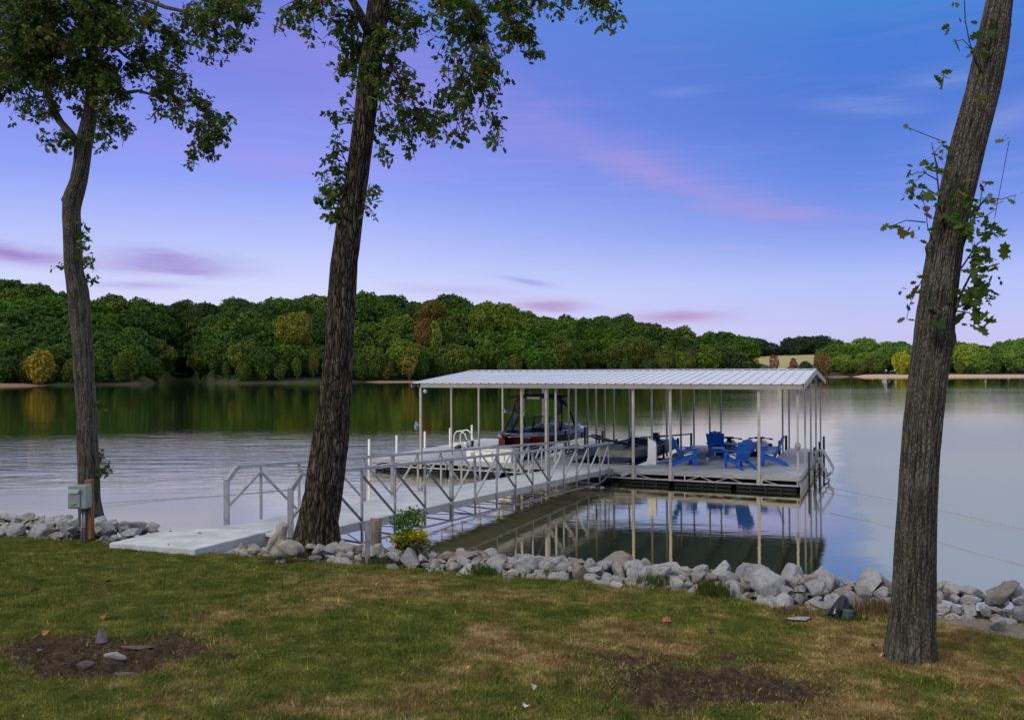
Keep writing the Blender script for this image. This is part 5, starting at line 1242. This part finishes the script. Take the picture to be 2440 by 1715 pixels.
def fishing_boat():
    th = math.atan2(-CA, -SA); root = empty('fishing_boat', D3(6.22, 6.8, 0), th, 'low navy and tan bass fishing boat with a blunt bow in the second slip', 'boat')
    Lh = 5.35; zs = lambda u: .92+.03*u; hb = .98
    def half(u): t = max(0, (u-.45)/.55); return hb*(1-.34*t**3.2)
    nst = 25
    for sg in (1, -1):
        rows = []
        for j in range(nst):
            u = j/(nst-1); h = half(u); rise = .14*max(0, (u-.75)/.25)**2; x = Lh*u
            rows.append([(x, 0, .40+rise), (x, sg*h*.7, .43+rise), (x, sg*h*.93, .56+rise*.6), (x+.02, sg*h*.97, .70), (x+.03, sg*h, zs(u))])
        MB().grid(rows, mi=lambda j, i: 0 if i < 3 else 1).build('hull_side', [M['navy'], M['tan']], root)
    def cap(u): 
        h = half(u); rise = .14*max(0, (u-.75)/.25)**2; x = Lh*u
        pr = [(0,.40+rise),(h*.7,.43+rise),(h*.93,.56+rise*.6),(h*.97,.70),(h,zs(u))]; full = [(-y, z) for y, z in pr[::-1]]+pr[1:]
        return x, full
    x, f = cap(1); low = [(y, z) for y, z in f if z <= .705]; MB().add([(x+.0, y, z) for y, z in low], [tuple(range(len(low)))]).build('bow_panel', M['navy'], root)
    h = half(1); MB().add([(x+.02,-h*.97,.70),(x+.02,h*.97,.70),(x+.03,h,zs(1)),(x+.03,-h,zs(1))], [(0,1,2,3)]).build('bow_panel', M['tan'], root)
    x, f = cap(0); MB().add([(x, y, z) for y, z in f], [tuple(range(len(f)))]).build('transom', M['navy'], root)
    MB().grid([[(Lh*u, half(u)*k, zs(u)-.01+.02*(1-k*k)) for k in (-1,-.5,0,.5,1)] for u in [.0,.1,.2]]).build('stern_deck', M['tan'], root)
    MB().grid([[(Lh*u, half(u)*k, zs(u)-.01+.03*(1-k*k)) for k in (-1,-.5,0,.5,1)] for u in [.58,.7,.8,.9,.96,1.004]]).build('bow_deck', M['tan'], root)
    g = MB()
    for sg in (1, -1): g.grid([[(Lh*u, sg*half(u), zs(u)), (Lh*u, sg*(half(u)-.14), zs(u)+.01), (Lh*u, sg*(half(u)-.16), .6)] for u in [i/20 for i in range(21)] if .18 < u < .62])
    g.box((2.1, 0, .58), (2.4, 1.5, .03)); g.build('cockpit', M['tan'], root)
    s = MB(); s.box((1.6,.4,.86),(.5,.5,.22)); s.box((1.35,.4,.98),(.1,.44,.2)); s.build('seat', M['dark'], root, bevel=.04); s = MB(); s.box((1.6,-.4,.86),(.5,.5,.22)); s.box((1.35,-.4,.98),(.1,.44,.2)); s.build('seat', M['dark'], root, bevel=.04)
    s = MB(); s.box((2.45,.42,.95),(.4,.55,.35)); s.build('console', M['black'], root, bevel=.05)
    m = MB(); m.tube([(4.35,.55,1.02),(4.7,.1,1.12),(5.05,-.45,1.26),(5.1,-.75,1.33)], [.035,.05,.055,.03], 8); m.build('trolling_motor_shaft', M['black'], root)
    m = MB(); m.tube([(5.0,-.62,1.31),(5.08,-.95,1.40)], [.11,.05], 12); m.box((4.6,.2,1.03),(.5,.14,.12)); m.build('trolling_motor_head', M['navy'], root, bevel=.01)
    o = MB(); o.box((-.30,0,.98),(.42,.32,.34)); o.box((-.28,0,.6),(.2,.16,.6)); o.build('outboard_motor', M['black'], root, bevel=.08, seg=3)
    o = MB(); o.ell((3.9,.35,.99),(.22,.10,.05)); o.build('coiled_line', M['rope'], root)
    o = MB(); o.box((3.5,-.2,1.0),(.5,.16,.12)); o.build('tackle_tray', M['cushion'], root, bevel=.02)
fishing_boat()
def jet_ski(loc, rz, label, body, seatm):
    root = empty('jet_ski', loc, rz, label, 'jet ski')
    Lh = 2.9
    def half(u): return .56*(1-.12*(1-u))*(1-max(0, (u-.55)/.45)**2.2*.93)
    def dk(u): return .50+.10*u+.05*math.sin(u*3)
    for sg in (1, -1):
        rows = []
        for j in range(21):
            u = j/20; h = half(u); k = .08+.30*max(0, (u-.6)/.4)**2; x = Lh*u
            rows.append([(x,0,k),(x,sg*h*.8,k+.14),(x,sg*h,k+.22),(x,sg*h,dk(u)-.06),(x,sg*h*.72,dk(u)),(x,sg*h*.45,dk(u)-.06 if u < .5 else dk(u)+.14*math.sin(min(1,(u-.5)/.3)*1.57)*(1.0-max(0,(u-.8)/.2))),(x,0,dk(u)-.04 if u < .5 else dk(u)+.22*math.sin(min(1,(u-.5)/.3)*1.57)*(1-max(0,(u-.8)/.2)))])
        MB().grid(rows, mi=lambda j, i: 0 if i < 2 else 1).build('hull_side', [M['black'], body], root)
    MB().add([(0,-.45,.2),(0,.45,.2),(0,.42,.5),(0,-.42,.5)], [(0,1,2,3)]).build('transom', M['black'], root)
    s = MB(); rows = [[(x, y*w, z-(abs(y)**2)*.25) for y in (-1,-.8,-.4,0,.4,.8,1)] for x, w, z in ((.45,.16,.74),(.7,.19,.80),(1.1,.17,.76),(1.45,.15,.74),(1.7,.12,.82))]; s.grid(rows); rows2 = [[(x, sg*w, z) for z in (.45, zt)] for sg in (1,) for x, w, zt in ((.45,.16,.5),(1.7,.12,.57))]; s.box((1.05,0,.56),(1.3,.30,.22)); s.build('seat', seatm, root, bevel=.03)
    c = MB(); c.tube([(1.95,0,.62),(1.80,0,.90)], [.14,.09], 12); c.build('steering_column', M['black'], root)
    hb = MB(); hb.tube([(1.62,.42,.90),(1.75,.26,.94),(1.82,0,.93),(1.75,-.26,.94),(1.62,-.42,.90)], .022, 8); hb.tube([(1.60,.45,.90),(1.68,.33,.92)], .034, 8); hb.tube([(1.60,-.45,.90),(1.68,-.33,.92)], .034, 8); hb.box((1.82,0,.96),(.2,.34,.07)); hb.build('handlebar', M['black'], root, bevel=.01)
    for sg in (1, -1): m_ = MB(); m_.box((2.0, sg*.42, .72), (.14,.16,.10)); m_.build('mirror', M['black'], root, bevel=.03)
    h_ = MB(); rows = [[(x, y, z-abs(y)*.3) for y in (-w,-w*.5,0,w*.5,w)] for x, w, z in ((1.75,.30,.80),(2.1,.34,.82),(2.5,.26,.74),(2.8,.10,.62))]; h_.grid(rows); o = h_.build('hood', body, root); so = o.modifiers.new('t','SOLIDIFY'); so.thickness = .04
hd = math.atan2(-CA, -SA)
jet_ski(D3(3.25, 8.3, .12), hd+.05, 'left jet ski with dark body parked behind the blue chairs', M['grey_gel'], M['black'])
jet_ski(D3(1.98, 8.4, .14), hd-.03, 'right jet ski with pale blue and white body parked behind the blue chairs', M['teal'], M['cushion'])

# ------------------------------------------------------------------ chairs
def chair(loc, rz, label):
    root = empty('garden_chair', loc, rz, label, 'chair', 'blue slatted chairs on the dock')
    m = M['blue']
    for sg in (1, -1):
        x = sg*.27
        MB().prism([(.36,.25),(.38,.38),(.32,.39),(-.08,.27),(-.50,.075),(-.56,.0),(-.45,.0),(-.05,.16)], 0, x-.016, x+.016).build('rear_leg', m, root)
        MB().box((sg*.31, .30, .285), (.035, .12, .57)).build('front_leg', m, root, bevel=.004)
        a = MB(); a.prism([(sg*.24,.42),(sg*.27,.45),(sg*.38,.45),(sg*.41,.40),(sg*.39,.10),(sg*.33,-.32),(sg*.27,-.33),(sg*.26,.0)], 2, .57, .595); a.build('armrest', m, root, bevel=.004)
        MB().prism([(.24,.57),(.10,.57),(.24,.42)], 0, sg*.335-.012, sg*.335+.012).build('arm_bracket', m, root)
    s = MB()
    for k in range(6):
        y = .34-k*.085; z = .392-.30*(.34-y)*.98; s.box((0, y, z), (.56, .072, .022), Matrix.Rotation(R(16), 3, 'X'))
    s.box((0, .385, .33), (.56, .022, .10)); s.build('seat', m, root, bevel=.003)
    b = MB(); lean = R(22)
    for k in range(5):
        u = (k-2)/2; xb, xt = u*.20, u*.27; top = .99-.09*abs(u)**2*1.0; bot = .22
        def pt(x, z, o=0): dzz = z-bot; return Vector((x, -.10-dzz*math.tan(lean)-.03*(1-u*u)*dzz+o, z))
        w0, w1 = .049, .067
        n = 6; rows = [[pt(xb+(xt-xb)*v+sx*(w0+(w1-w0)*v)*(1 if v < .95 else .93), bot+(top-bot)*v, o) for sx, o in ((-1,0),(1,0),(1,.022),(-1,.022))] for v in [i/n for i in range(n+1)]]
        b.grid(rows, smooth=False, closed=True); nn = len(b.v); b.f.append((nn-4, nn-3, nn-2, nn-1)); b.mi.append(0); b.sm.append(False)
    b.bar((-.28,-.235,.56), (.28,-.235,.56), .03, .07); b.bar((-.24,-.12,.28), (.24,-.12,.28), .03, .07); b.bar((-.25,-.37,.86), (.25,-.37,.86), .02, .06); b.build('backrest', m, root)
    return root
def onP(px, py): return P(px, py, DZ+.001)
def cushion(ch, rz, label):
    mb = MB(); o = MB().box((0,.15,.395),(.46,.42,.06), Matrix.Rotation(R(15),3,'X')).build('seat_cushion', M['cushion'], None, bevel=.025, seg=3)
    o.location = ch.location; o.rotation_euler = (0,0,rz); tag(o, label, 'cushion')
for (px, py, rz, lab, cl) in ((1630,1108,R(-88),'leftmost blue slatted chair, seen side on and facing right','white cushion on the leftmost blue chair'),
        (1708,1094,R(176),'blue slatted chair at the back, facing the camera','white cushion on the blue chair facing the camera'),
        (1762,1116,R(24),'blue slatted chair nearest the camera, seen from behind','white cushion on the blue chair seen from behind'),
        (1838,1108,R(78),'rightmost blue slatted chair, seen side on and facing left','white cushion on the rightmost blue chair')):
    c = chair(onP(px, py), rz, lab); cushion(c, rz, cl)

# ------------------------------------------------------------------ small things on the dock
def dockthing(name, s, t, z, label, cat, rz=-A): return empty(name, D3(s, t, z), rz, label, cat)
def locker():
    r = dockthing('dock_box', 10.5, .62, DZ, 'long white storage locker standing on the front walkway of the dock', 'storage box')
    MB().box((0,0,.20),(1.75,.72,.40)).build('body', M['pvc'], r, bevel=.015); MB().box((0,0,.435),(1.85,.80,.06)).build('lid', M['white'], r, bevel=.02, seg=2)
    for x in (-.55, .15, .62): MB().box((x,-.372,.22),(.03,.02,.30)).build('latch', M['fascia'], r)
    MB().box((-.62,-.375,.26),(.12,.02,.12)).build('vent', M['fascia'], r)
locker()
r = dockthing('swim_ladder', 15.0, 6.75, DZ, 'white hooped ladder handrails on the far left corner of the dock', 'ladder')
for y in (0, .62):
    MB().tube([(.42,y,-.1),(.40,y,.12),(.28,y,.42),(.08,y,.56),(-.14,y,.52),(-.26,y,.36),(-.28,y,-.4)], .028, 8).build('handrail', M['pvc'], r)
MB().box((-.28,.31,-.15),(.1,.6,.03)).build('step', M['pvc'], r)
mb = MB()
for k in range(4): mb.tube([(.34*math.cos(a)*(1-.06*k)*1.3, .25*math.sin(a)*(1-.08*k), .03+.045*k+.008*math.sin(3*a)) for a in [2*math.pi*i/26 for i in range(27)]], .026, 6, caps=False)
o = mb.build('coiled_hose', M['pvc']); o.location = D3(14.2, 5.2, DZ); tag(o, 'heap of coiled white hose on the left dock platform', 'hose')
r = dockthing('water_jug', 13.55, 4.55, DZ, 'white jug with a dark cap on the left dock platform', 'jug')
MB().tube([(0,0,0),(0,0,.2),(0,0,.26),(0,0,.30)], [.10,.10,.08,.04], 14).build('body', M['pvc'], r); MB().tube([(0,0,.30),(0,0,.36)], .045, 10).build('cap', M['black'], r)
r = dockthing('black_shoe', 13.25, 4.5, DZ, 'black rubber boot standing beside the white jug', 'boot')
MB().tube([(0,0,0),(0,0,.12),(.01,0,.34)], [.07,.06,.075], 12).build('shaft', M['black'], r); MB().ell((-.08,0,.04),(.13,.06,.045)).build('foot', M['black'], r)
o = MB().ell((0,0,0),(.16,.13,.07)).ell((.05,.02,.05),(.11,.09,.07)).build('dark_bag', M['dark']); o.location = D3(13.75, 4.2, DZ+.07); tag(o, 'small dark crumpled bag lying by the coiled hose', 'bag')
r = dockthing('bucket', 11.75, 2.2, DZ, 'black bucket with a pale rim near the speedboat bow', 'bucket'); MB().tube([(0,0,0),(0,0,.26)], [.11,.14], 16).build('body', M['black'], r)
MB().tube([(.14*math.cos(a),.14*math.sin(a),.265) for a in [2*math.pi*i/18 for i in range(19)]], .012, 6, caps=False).build('rim', M['pvc'], r)
# white cowling fender by the fishing boat slip
r = dockthing('piling_fender', 4.97, 1.72, DZ, 'white curved plastic piling guard beside the fishing boat slip', 'fender')
MB().prism([(-.17,0),(.16,0),(.16,.70),(.11,.80),(.0,.84),(-.10,.90),(-.13,.96),(-.135,.5),(-.14,.22),(-.17,.16)], 1, -.07, .07).build('guard', M['pvc'], r, bevel=.02, seg=2)
# lamp at the front left corner, gear on the posts
r = dockthing('globe_lamp', 12.86, -.05, 2.98, 'small frosted globe lamp under the front left roof corner', 'lamp'); MB().ell((0,0,0),(.075,.075,.085)).build('globe', M['glass_jar'], r); MB().tube([(0,0,.07),(0,0,.14)], .03, 10).build('base', M['dark'], r)
def rumple(name, loc, r3, m, label, cat, seed=1, amp=.35):
    mb = MB().ell((0,0,0), r3, nu=22, nv=16); V = np.array(mb.v); n = fbm(V[:,0]*14+seed, V[:,1]*14, V[:,2]*14, o=3)-.5; V = V*(1+amp*2*n)[:, None]; mb.v = [tuple(v) for v in V]
    o = mb.build(name, m); o.location = loc; return tag(o, label, cat)
rumple('life_vest', D3(13.2, -.08, 1.72), (.09,.07,.15), simple('blue_white_cloth', (.25,.33,.45), .8, 0, 14, .6), 'blue and white bundle tied to the front left roof post', 'life vest', 3)
rumple('rope_bundle', D3(.06, .02, 1.38), (.085,.075,.13), M['rope'], 'bundle of grey rope hung on the front right corner post', 'rope', 9)
r = dockthing('glass_jar', 3.42, 2.9, DZ, 'small glass jar under the left arm of the chair facing the camera', 'jar'); r.location = P(1686, 1098, DZ); MB().tube([(0,0,0),(0,0,.14)], .055, 14).build('body', M['glass_jar'], r); MB().tube([(0,0,.14),(0,0,.165)], .058, 14).build('lid', M['dark'], r)
o = MB().tube([D3(6.6,6.2,1.0), D3(5.6,5.2,1.15), D3(4.2,4.6,1.33)], [.03,.035,.02], 8).build('boom_pole', M['dark']); tag(o, 'long grey pole slanting up behind the fishing boat towards the leftmost chair', 'pole')
# folding aluminium boarding ladder on the right side
r = dockthing('boarding_ladder', -.12, 3.0, 0, 'tangled aluminium boarding ladder folded up on the right side of the dock', 'ladder')
for y in (0, .45):
    MB().tube([(.05,y,.35),(.10,y,.80),(.22,y,1.02),(.34,y,1.0),(.56,y,.62),(.66,y,.42),(.62,y,.28),(.50,y,.20)], .026, 8).build('rail', M['alu'], r)
    MB().bar((.06,y,.98),(.52,y,.12),.05,.03).build('side_rail', M['galv'], r)
    MB().tube([(.08,y,.2),(.20,y,.42),(.34,y,.18),(.52,y,.05),(.55,y,-.15),(.40,y,-.3)], .018, 6).build('hinge_arm', M['dark'], r)
for k in range(5): u = k/4; MB().box((.10+.38*u,.225,.90-.68*u),(.16,.45,.03), Matrix.Rotation(R(35),3,'Y')).build('step', M['galv'], r)
MB().tube([(.02,.2,.1),(.2,.2,-.05),(.05,.2,-.35)], .03, 6).build('strut', M['galv'], r)
# cables
def cable(pts, rad, label, sag=0):
    o = MB().tube(pts, rad, 5).build('mooring_cable', M['rope']); tag(o, label, 'cable')
cable([D3(-.1,1.5,.10), P(2130,1192,.06), P(2290,1226,.05), P(2450,1264,.04)], .007, 'thin dark mooring cable running right from the dock corner over the water')
cable([P(1975,1222,.006), P(2080,1243,.006), P(2240,1292,.006), P(2330,1318,.006), P(2445,1348,.006)], .004, 'faint lower mooring cable lying on the water at the right')
cable([P(238,1155,.35), P(420,1143,.2), P(560,1134,.15), P(840,1118,.1)], .008, 'upper thin cable crossing the water left of the gangway')
cable([P(238,1199,.06), P(400,1188,.02), P(560,1178,.01), P(700,1166,.01)], .008, 'lower thin cable lying on the water left of the gangway')

# ------------------------------------------------------------------ things on the shore
def utility():
    base = Q(205, 1284, 14.25); D = base.y; k = D/F
    r = empty('utility_post', base, 0, 'square timber post in front of the forked trunk, carrying the utility box', 'post')
    X = lambda px: (px-CX)*k-base.x
    h = (1284-1143)*k
    MB().box((X(208), .05, h/2), (.115,.115,h)).build('post', M['cedar'], r, bevel=.006); MB().box((X(193), .10, .28), (.05,.09,.58)).build('side_board', M['greywood'], r)
    b = empty('utility_box', (0,0,0), 0, 'grey green metal electrical box mounted on the timber post', 'electrical box'); b.location = (base.x+X(196), D-.12, base.z+(1284-1207)*k)
    w, hh = 44*k*.97, 54*k; MB().box((0,.02,hh/2),(w,.20,hh)).build('cabinet', M['boxgreen'], b, bevel=.008, seg=2)
    d = MB(); d.box((-.03,-.092,hh*.46),(w*.62,.02,hh*.80)); d.build('door', M['boxgreen'], b, bevel=.006)
    MB().prism([(-w*.45,hh*.82),(w*.22,hh*.82),(w*.12,hh*.66),(-w*.36,hh*.66)],1,-.125,-.10).build('window_flap', simple('pale_flap', (.45,.52,.47), .3), b, bevel=.004)
    MB().box((-.05,-.115,hh*.22),(.07,.02,.02)).build('latch', M['alu'], b)
    rt = MB(); rt.prism([(w*.5,0),(w*.5,hh),(w*.35,hh)],1,-.05,.08)
    for px in (196, 202): MB().tube([(X(px),-.03,-.1),(X(px),-.03,(1284-1205)*k)], .017, 10).build('conduit', M['galv'], r)
    MB().box((X(198),-.05,(1284-1254)*k),(.07,.01,.015)).build('pipe_strap', M['alu'], r)
utility()
p = GP(876, 1343); o = MB().bar(p+Vector((0,0,-.2)), p+Vector((.0,0,.62)), .075, .03, up=Vector((0,1,0))).build('steel_post', M['galv']); tag(o, 'grey steel flat post standing in front of the wooden stump post', 'post')
q = Q(896, 1310, p.y+.75); zt = Q(896, 1236, p.y+.75).z
mb = MB(); rows = [[(q.x+(.088+.006*math.sin(3*a))*math.cos(a), q.y+.08*math.sin(a), z+(.02*math.cos(a*2) if z > zt-.02 else 0)) for a in [2*math.pi*i/16 for i in range(16)]] for z in (q.z-.4, q.z, (q.z+zt)/2, zt)]
mb.grid(rows, closed=True); n = len(mb.v); mb.f.append(tuple(range(n-16, n))); mb.mi.append(0); mb.sm.append(False); tag(mb.build('wooden_piling', M['greywood']), 'short weathered wooden piling behind the grey steel post', 'post')
# squared timber at the left edge
a, b = GP(-60, 1276), GP(36, 1276); o = MB().bar(a+Vector((0,0,.09)), b+Vector((0,0,.09)), .2, .17).build('landscape_timber', M['logwood'], bevel=.02); tag(o, 'end of a squared reddish timber lying at the left edge of the lawn', 'timber')

def pelican():
    base = GP(668, 1342); k = base.y/F; mb = MB()
    U = lambda px, py, d=0: Vector(((px-668)*k, d, (1342-py)*k))
    def ell(px, py, rx, ry, rz, rot=0, d=0): mb.ell(U(px, py, d), (rx*k, ry*k, rz*k), Matrix.Rotation(R(rot), 3, 'Y'), 20, 14)
    ell(681, 1306, 36, 24, 19, 12); ell(700, 1300, 26, 22, 15, 20); ell(712, 1306, 14, 12, 9, 22); ell(664, 1308, 22, 22, 20); ell(686, 1296, 27, 22, 14, 18)
    mb.tube([U(662,1305), U(666,1285), U(671,1265), U(672,1252)], [.115*1.1,.10,.085,.082], 16)
    ell(673, 1251, 14, 12, 12); ell(680, 1250, 8, 8, 8)
    # bill resting down the breast, pointing lower left
    mb.tube([U(667,1262,-.03), U(659,1274,-.05), U(652,1286,-.06), U(645,1299,-.06), U(638,1309,-.05)], [.040,.066,.066,.046,.016], 14); mb.tube([U(663,1262,-.02), U(650,1284,-.04), U(635,1309,-.05)], [.03,.03,.012], 10)
    ell(650, 1308, 18, 12, 9, -10)
    mb.tube([U(668,1322), U(664,1334), U(658,1341)], [.05,.04,.028], 10); mb.tube([U(680,1322), U(676,1334), U(662,1342)], [.05,.05,.02], 10); ell(664, 1340, 12, 10, 4)
    for sd in (-1, 1): ell(692, 1300, 27, 5, 13, 22, sd*.145)
    for sd in (-1, 1): ell(677, 1250, 2.2, 2.2, 2.2, 0, sd*.075)
    o = mb.build('pelican_statue', M['statue']); rm = o.modifiers.new('r', 'REMESH'); rm.mode = 'VOXEL'; rm.voxel_size = .011; rm.use_smooth_shade = True
    sm = o.modifiers.new('s', 'SMOOTH'); sm.iterations = 5; sm.factor = .5
    o.location = base-Vector((0,0,.02)); tag(o, 'weathered cast stone pelican statue standing in front of the middle trunk', 'statue')
pelican()

def shrub():
    base = GP(975, 1345); D = base.y+.02; r = empty('flowering_shrub', base, 0, 'small bushy plant with green top and bright yellow tips growing in the rocks', 'shrub')
    tw = MB(); rs = np.random.RandomState(3); Cs = []; T = []
    for (tx, ty) in ((968,1225),(990,1232),(945,1256),(1005,1278),(985,1290),(950,1290),(1010,1310),(940,1300),(975,1300)):
        a, b = Q(975+rs.uniform(-10,10), 1342, D), Q(tx, ty, D+rs.uniform(-.15,.15)); m = (a+b)/2+Vector(rs.randn(3)*.03); tw.tube([a, m, b], [.008,.006,.003], 5)
    def put(px, py, rx, ry, n, t):
        for _ in range(n): Cs.append(Q(px+rx*rs.randn()*.5, py+ry*rs.randn()*.5, D+rs.randn()*.10)); T.append(np.clip(t+rs.randn()*.07, 0, 1))
    put(972,1232,26,20,130,.92); put(985,1222,20,10,80,.9); put(950,1240,22,12,90,.92); put(998,1238,18,12,60,.88); put(970,1255,18,22,80,.85); put(946,1255,10,8,30,.9)
    put(990,1278,30,14,300,.56); put(965,1272,20,14,110,.66); put(940,1286,10,8,50,.6); put(1010,1272,14,6,60,.56); put(970,1292,26,14,170,.72); put(1008,1302,14,22,110,.85)
    put(978,1312,34,22,330,.14); put(955,1305,16,18,120,.3); put(975,1332,36,14,240,.75); put(990,1318,24,18,120,.1)
    W(tw.build('stems', M['bark_dark']), r); C = np.array([tuple(c) for c in Cs]); W(leaves_mesh('foliage', C, .06*(.6+.8*rs.rand(len(C))), -.1, None, M['shrub_leaf'], rs, np.array(T)), r)
shrub()
def weeds():
    # clumps of taller weeds along the rocks, each its own plant
    for i, (px, py, h, lab) in enumerate(((905,1345,.16,'low dark green weed clump right of the steel post'),(838,1335,.14,'low weed clump between the statue and the steel post'),(1150,1372,.22,'tall grassy weed clump below the rocks right of the shrub'),
        (1290,1376,.18,'mid green weed clump under the bank rocks left of centre'),(1440,1312,.42,'dry upright weed stalks rising above the rocks near the reflected posts'),(1475,1318,.36,'second tuft of dry weed stalks beside the taller stalks'),(1560,1400,.24,'leafy weed clump under the bank rocks right of centre'),(1700,1420,.26,'trailing yellow green weed clump in front of the boulders'),
        (1880,1462,.14,'brown weedy clump around the lumpy grey rock'),(2090,1462,.26,'dry reddish weed beside the right trunk'),(2030,1478,.12,'green weeds in front of the black bag'),(590,1312,.14,'grass clump against the corner of the concrete slab'),(2120,1330+80,.2,'dry grass between the rocks left of the right trunk'),(310,1290,.12,'small green weed beside the concrete slab corner'))):
        p = GP(px, py); rs = np.random.RandomState(60+i); n = int(260*h/.2); Cs = p.x+rs.randn(n)*.10*(1 if h < .3 else .6); Ys = p.y+rs.randn(n)*.08; H = h*(.3+.7*rs.rand(n)); an = rs.rand(n)*6.28; lean = rs.rand(n)*.5*H; w = .004+.004*rs.rand(n)
        zz = ground_z(Cs, Ys) if py > 1325 else np.full(n, p.z); base = np.stack([Cs, Ys, zz-.02], -1); tip = base+np.stack([np.cos(an)*lean, np.sin(an)*lean, H], -1); sx = np.stack([w, 0*w, 0*w], -1)
        mid = (base+tip)/2+np.stack([0*H, 0*H, H*.12], -1)
        V = np.stack([base-sx, base+sx, mid+sx*.8, mid-sx*.8, tip], 1).reshape(-1, 3); b = np.arange(n)*5
        Fc = np.concatenate([np.stack([b, b+1, b+2], -1), np.stack([b, b+2, b+3], -1), np.stack([b+3, b+2, b+4], -1)])
        t = np.repeat(np.clip((.15 if 'dry' in lab or 'brown' in lab else .75)+rs.randn(n)*.1, 0, 1), 5)
        o = npmesh('weed_clump', V, Fc, M['weed_dry'] if ('dry' in lab or 'brown' in lab) else M['weed'], attr=t); tag(o, lab, 'weeds')
M['weed'] = leafmat('weed_green', [(0, (.10,.08,.03,1)), (.5, (.05,.07,.015,1)), (1, (.075,.11,.025,1))], .3)
M['weed_dry'] = leafmat('weed_dry', [(0, (.20,.14,.07,1)), (.5, (.13,.09,.045,1)), (1, (.25,.19,.10,1))], .3)
weeds()
def black_bag():
    base = GP(2000, 1470); k = base.y/F; r = empty('black_bag', base, 0, 'torn black plastic bag slumped over the rocks beside the right trunk', 'bag')
    mb = MB(); rows = []
    for j in range(22):
        v = j/21; row = []
        for i in range(36):
            a = 2*math.pi*i/36; prof = (1-v)**.55*(.9+.12*math.sin(a*3+v*3)); rx = 40*k*prof*(1.0+.25*math.sin(a*2)); ry = 30*k*prof
            x = rx*math.cos(a)+10*k*v; y = ry*math.sin(a); z = 54*k*v; f = (math.sin(a*9+v*5)+.6*math.sin(a*17+3))*.008*(1-v)
            row.append((x+f*math.cos(a), y+f*math.sin(a), z))
        rows.append(row)
    mb.grid(rows, closed=True); V = np.array(mb.v); n = (fbm(V[:,0]*9, V[:,1]*9, V[:,2]*9, o=3)-.5)*.07; V[:,0] += n; V[:,1] += n*.6; V[:,2] += n*.4; mb.v = [tuple(x) for x in V]
    o = mb.build('sheet', M['bag'], r)
    f = MB().grid([[(x*k+.004*math.sin(j), -.19-.0*j-.03*math.sin(x*.2), max(0, z*k)) for x, z in ((2-6+j*-1.2, 30-j*7),(5+2, 32-j*8),(14-j, 30-j*7.5),(22-j*2, 26-j*6))] for j in range(5)]).build('green_lining', M['baggreen'], r); so = f.modifiers.new('t','SOLIDIFY'); so.thickness = .01
black_bag()
lrock(1960, 1452, (.20,.13,.12), 'smooth pale stone half covered by the black plastic bag', 7, (0,.25,.2))
lrock(1990, 1418, (.11,.07,.13), 'pointed cream stone sticking up behind the black bag', 2, (0,.1,.9))
# fallen leaves on the lawn
def fallen(px, py, s, c, label):
    p = GP(px, py); mb = MB(); rs = random.Random(px); pts = [Vector((x*s, (y-.5)*s, .012+.35*s*abs(x)+.12*s*math.sin(y*4))) for x, y in LOBE]; mb.add([Vector((0,0,.02))]+pts, [(0, i+1, (i+1) % 16+1) for i in range(16)])
    o = mb.build('fallen_leaf', simple('leaf_'+str(px), c, .8, 0, 30, .25)); o.location = p+Vector((0,0,.02)); o.rotation_euler = (rs.uniform(-.5,.5), rs.uniform(-.5,.5), rs.uniform(0,6)); so = o.modifiers.new('t','SOLIDIFY'); so.thickness = .002; tag(o, label, 'leaf')
for a in ((86,1413,.13,(.35,.12,.05),'orange red fallen leaf on the lawn at the left'),(258,1392,.10,(.10,.035,.02),'dark brown fallen leaf on the lawn above the left dirt patch'),(250,1476,.11,(.22,.09,.03),'brown fallen leaf just behind the small standing stone'),(392,1473,.10,(.09,.045,.03),'curled brown leaf on the lawn right of the standing stone'),
          (109,1515,.09,(.35,.14,.04),'small orange leaf at the back edge of the left dirt patch'),(1588,1485,.12,(.30,.11,.07),'reddish curled leaf on the brown grass at centre right'),(2082,1547,.11,(.06,.025,.02),'dark curled leaf in the grass left of the right trunk'),(2425,1630,.12,(.20,.05,.03),'red brown leaf at the right edge of the lawn'),
          (1252,1692,.07,(.6,.55,.5),'small pale leaf on the lawn near the bottom centre'),(322,1252+65,.07,(.02,.015,.012),'tiny dark leaf near the concrete slab'),(1268,1645,.07,(.5,.46,.42),'pale scrap on the lawn below centre'),(830,1453,.08,(.6,.58,.55),'white scrap on the lawn below the statue'),(1690,1510,.10,(.05,.025,.02),'dark brown leaf on the lawn right of the reddish leaf')): fallen(*a)
for (px, py, s, lab) in ((476,1270,.035,'dark leaf lying in the middle of the concrete slab'),(406,1266,.025,'small dark leaf near the back of the concrete slab'),(402,1298,.012,'tiny dark speck of leaf at the front of the concrete slab')):
    p = P(px, py, PADZ+.006); o = MB().ell((0,0,.008),(s,s*.5,.008)).build('fallen_leaf', M['dark']); o.location = p; tag(o, lab, 'leaf')
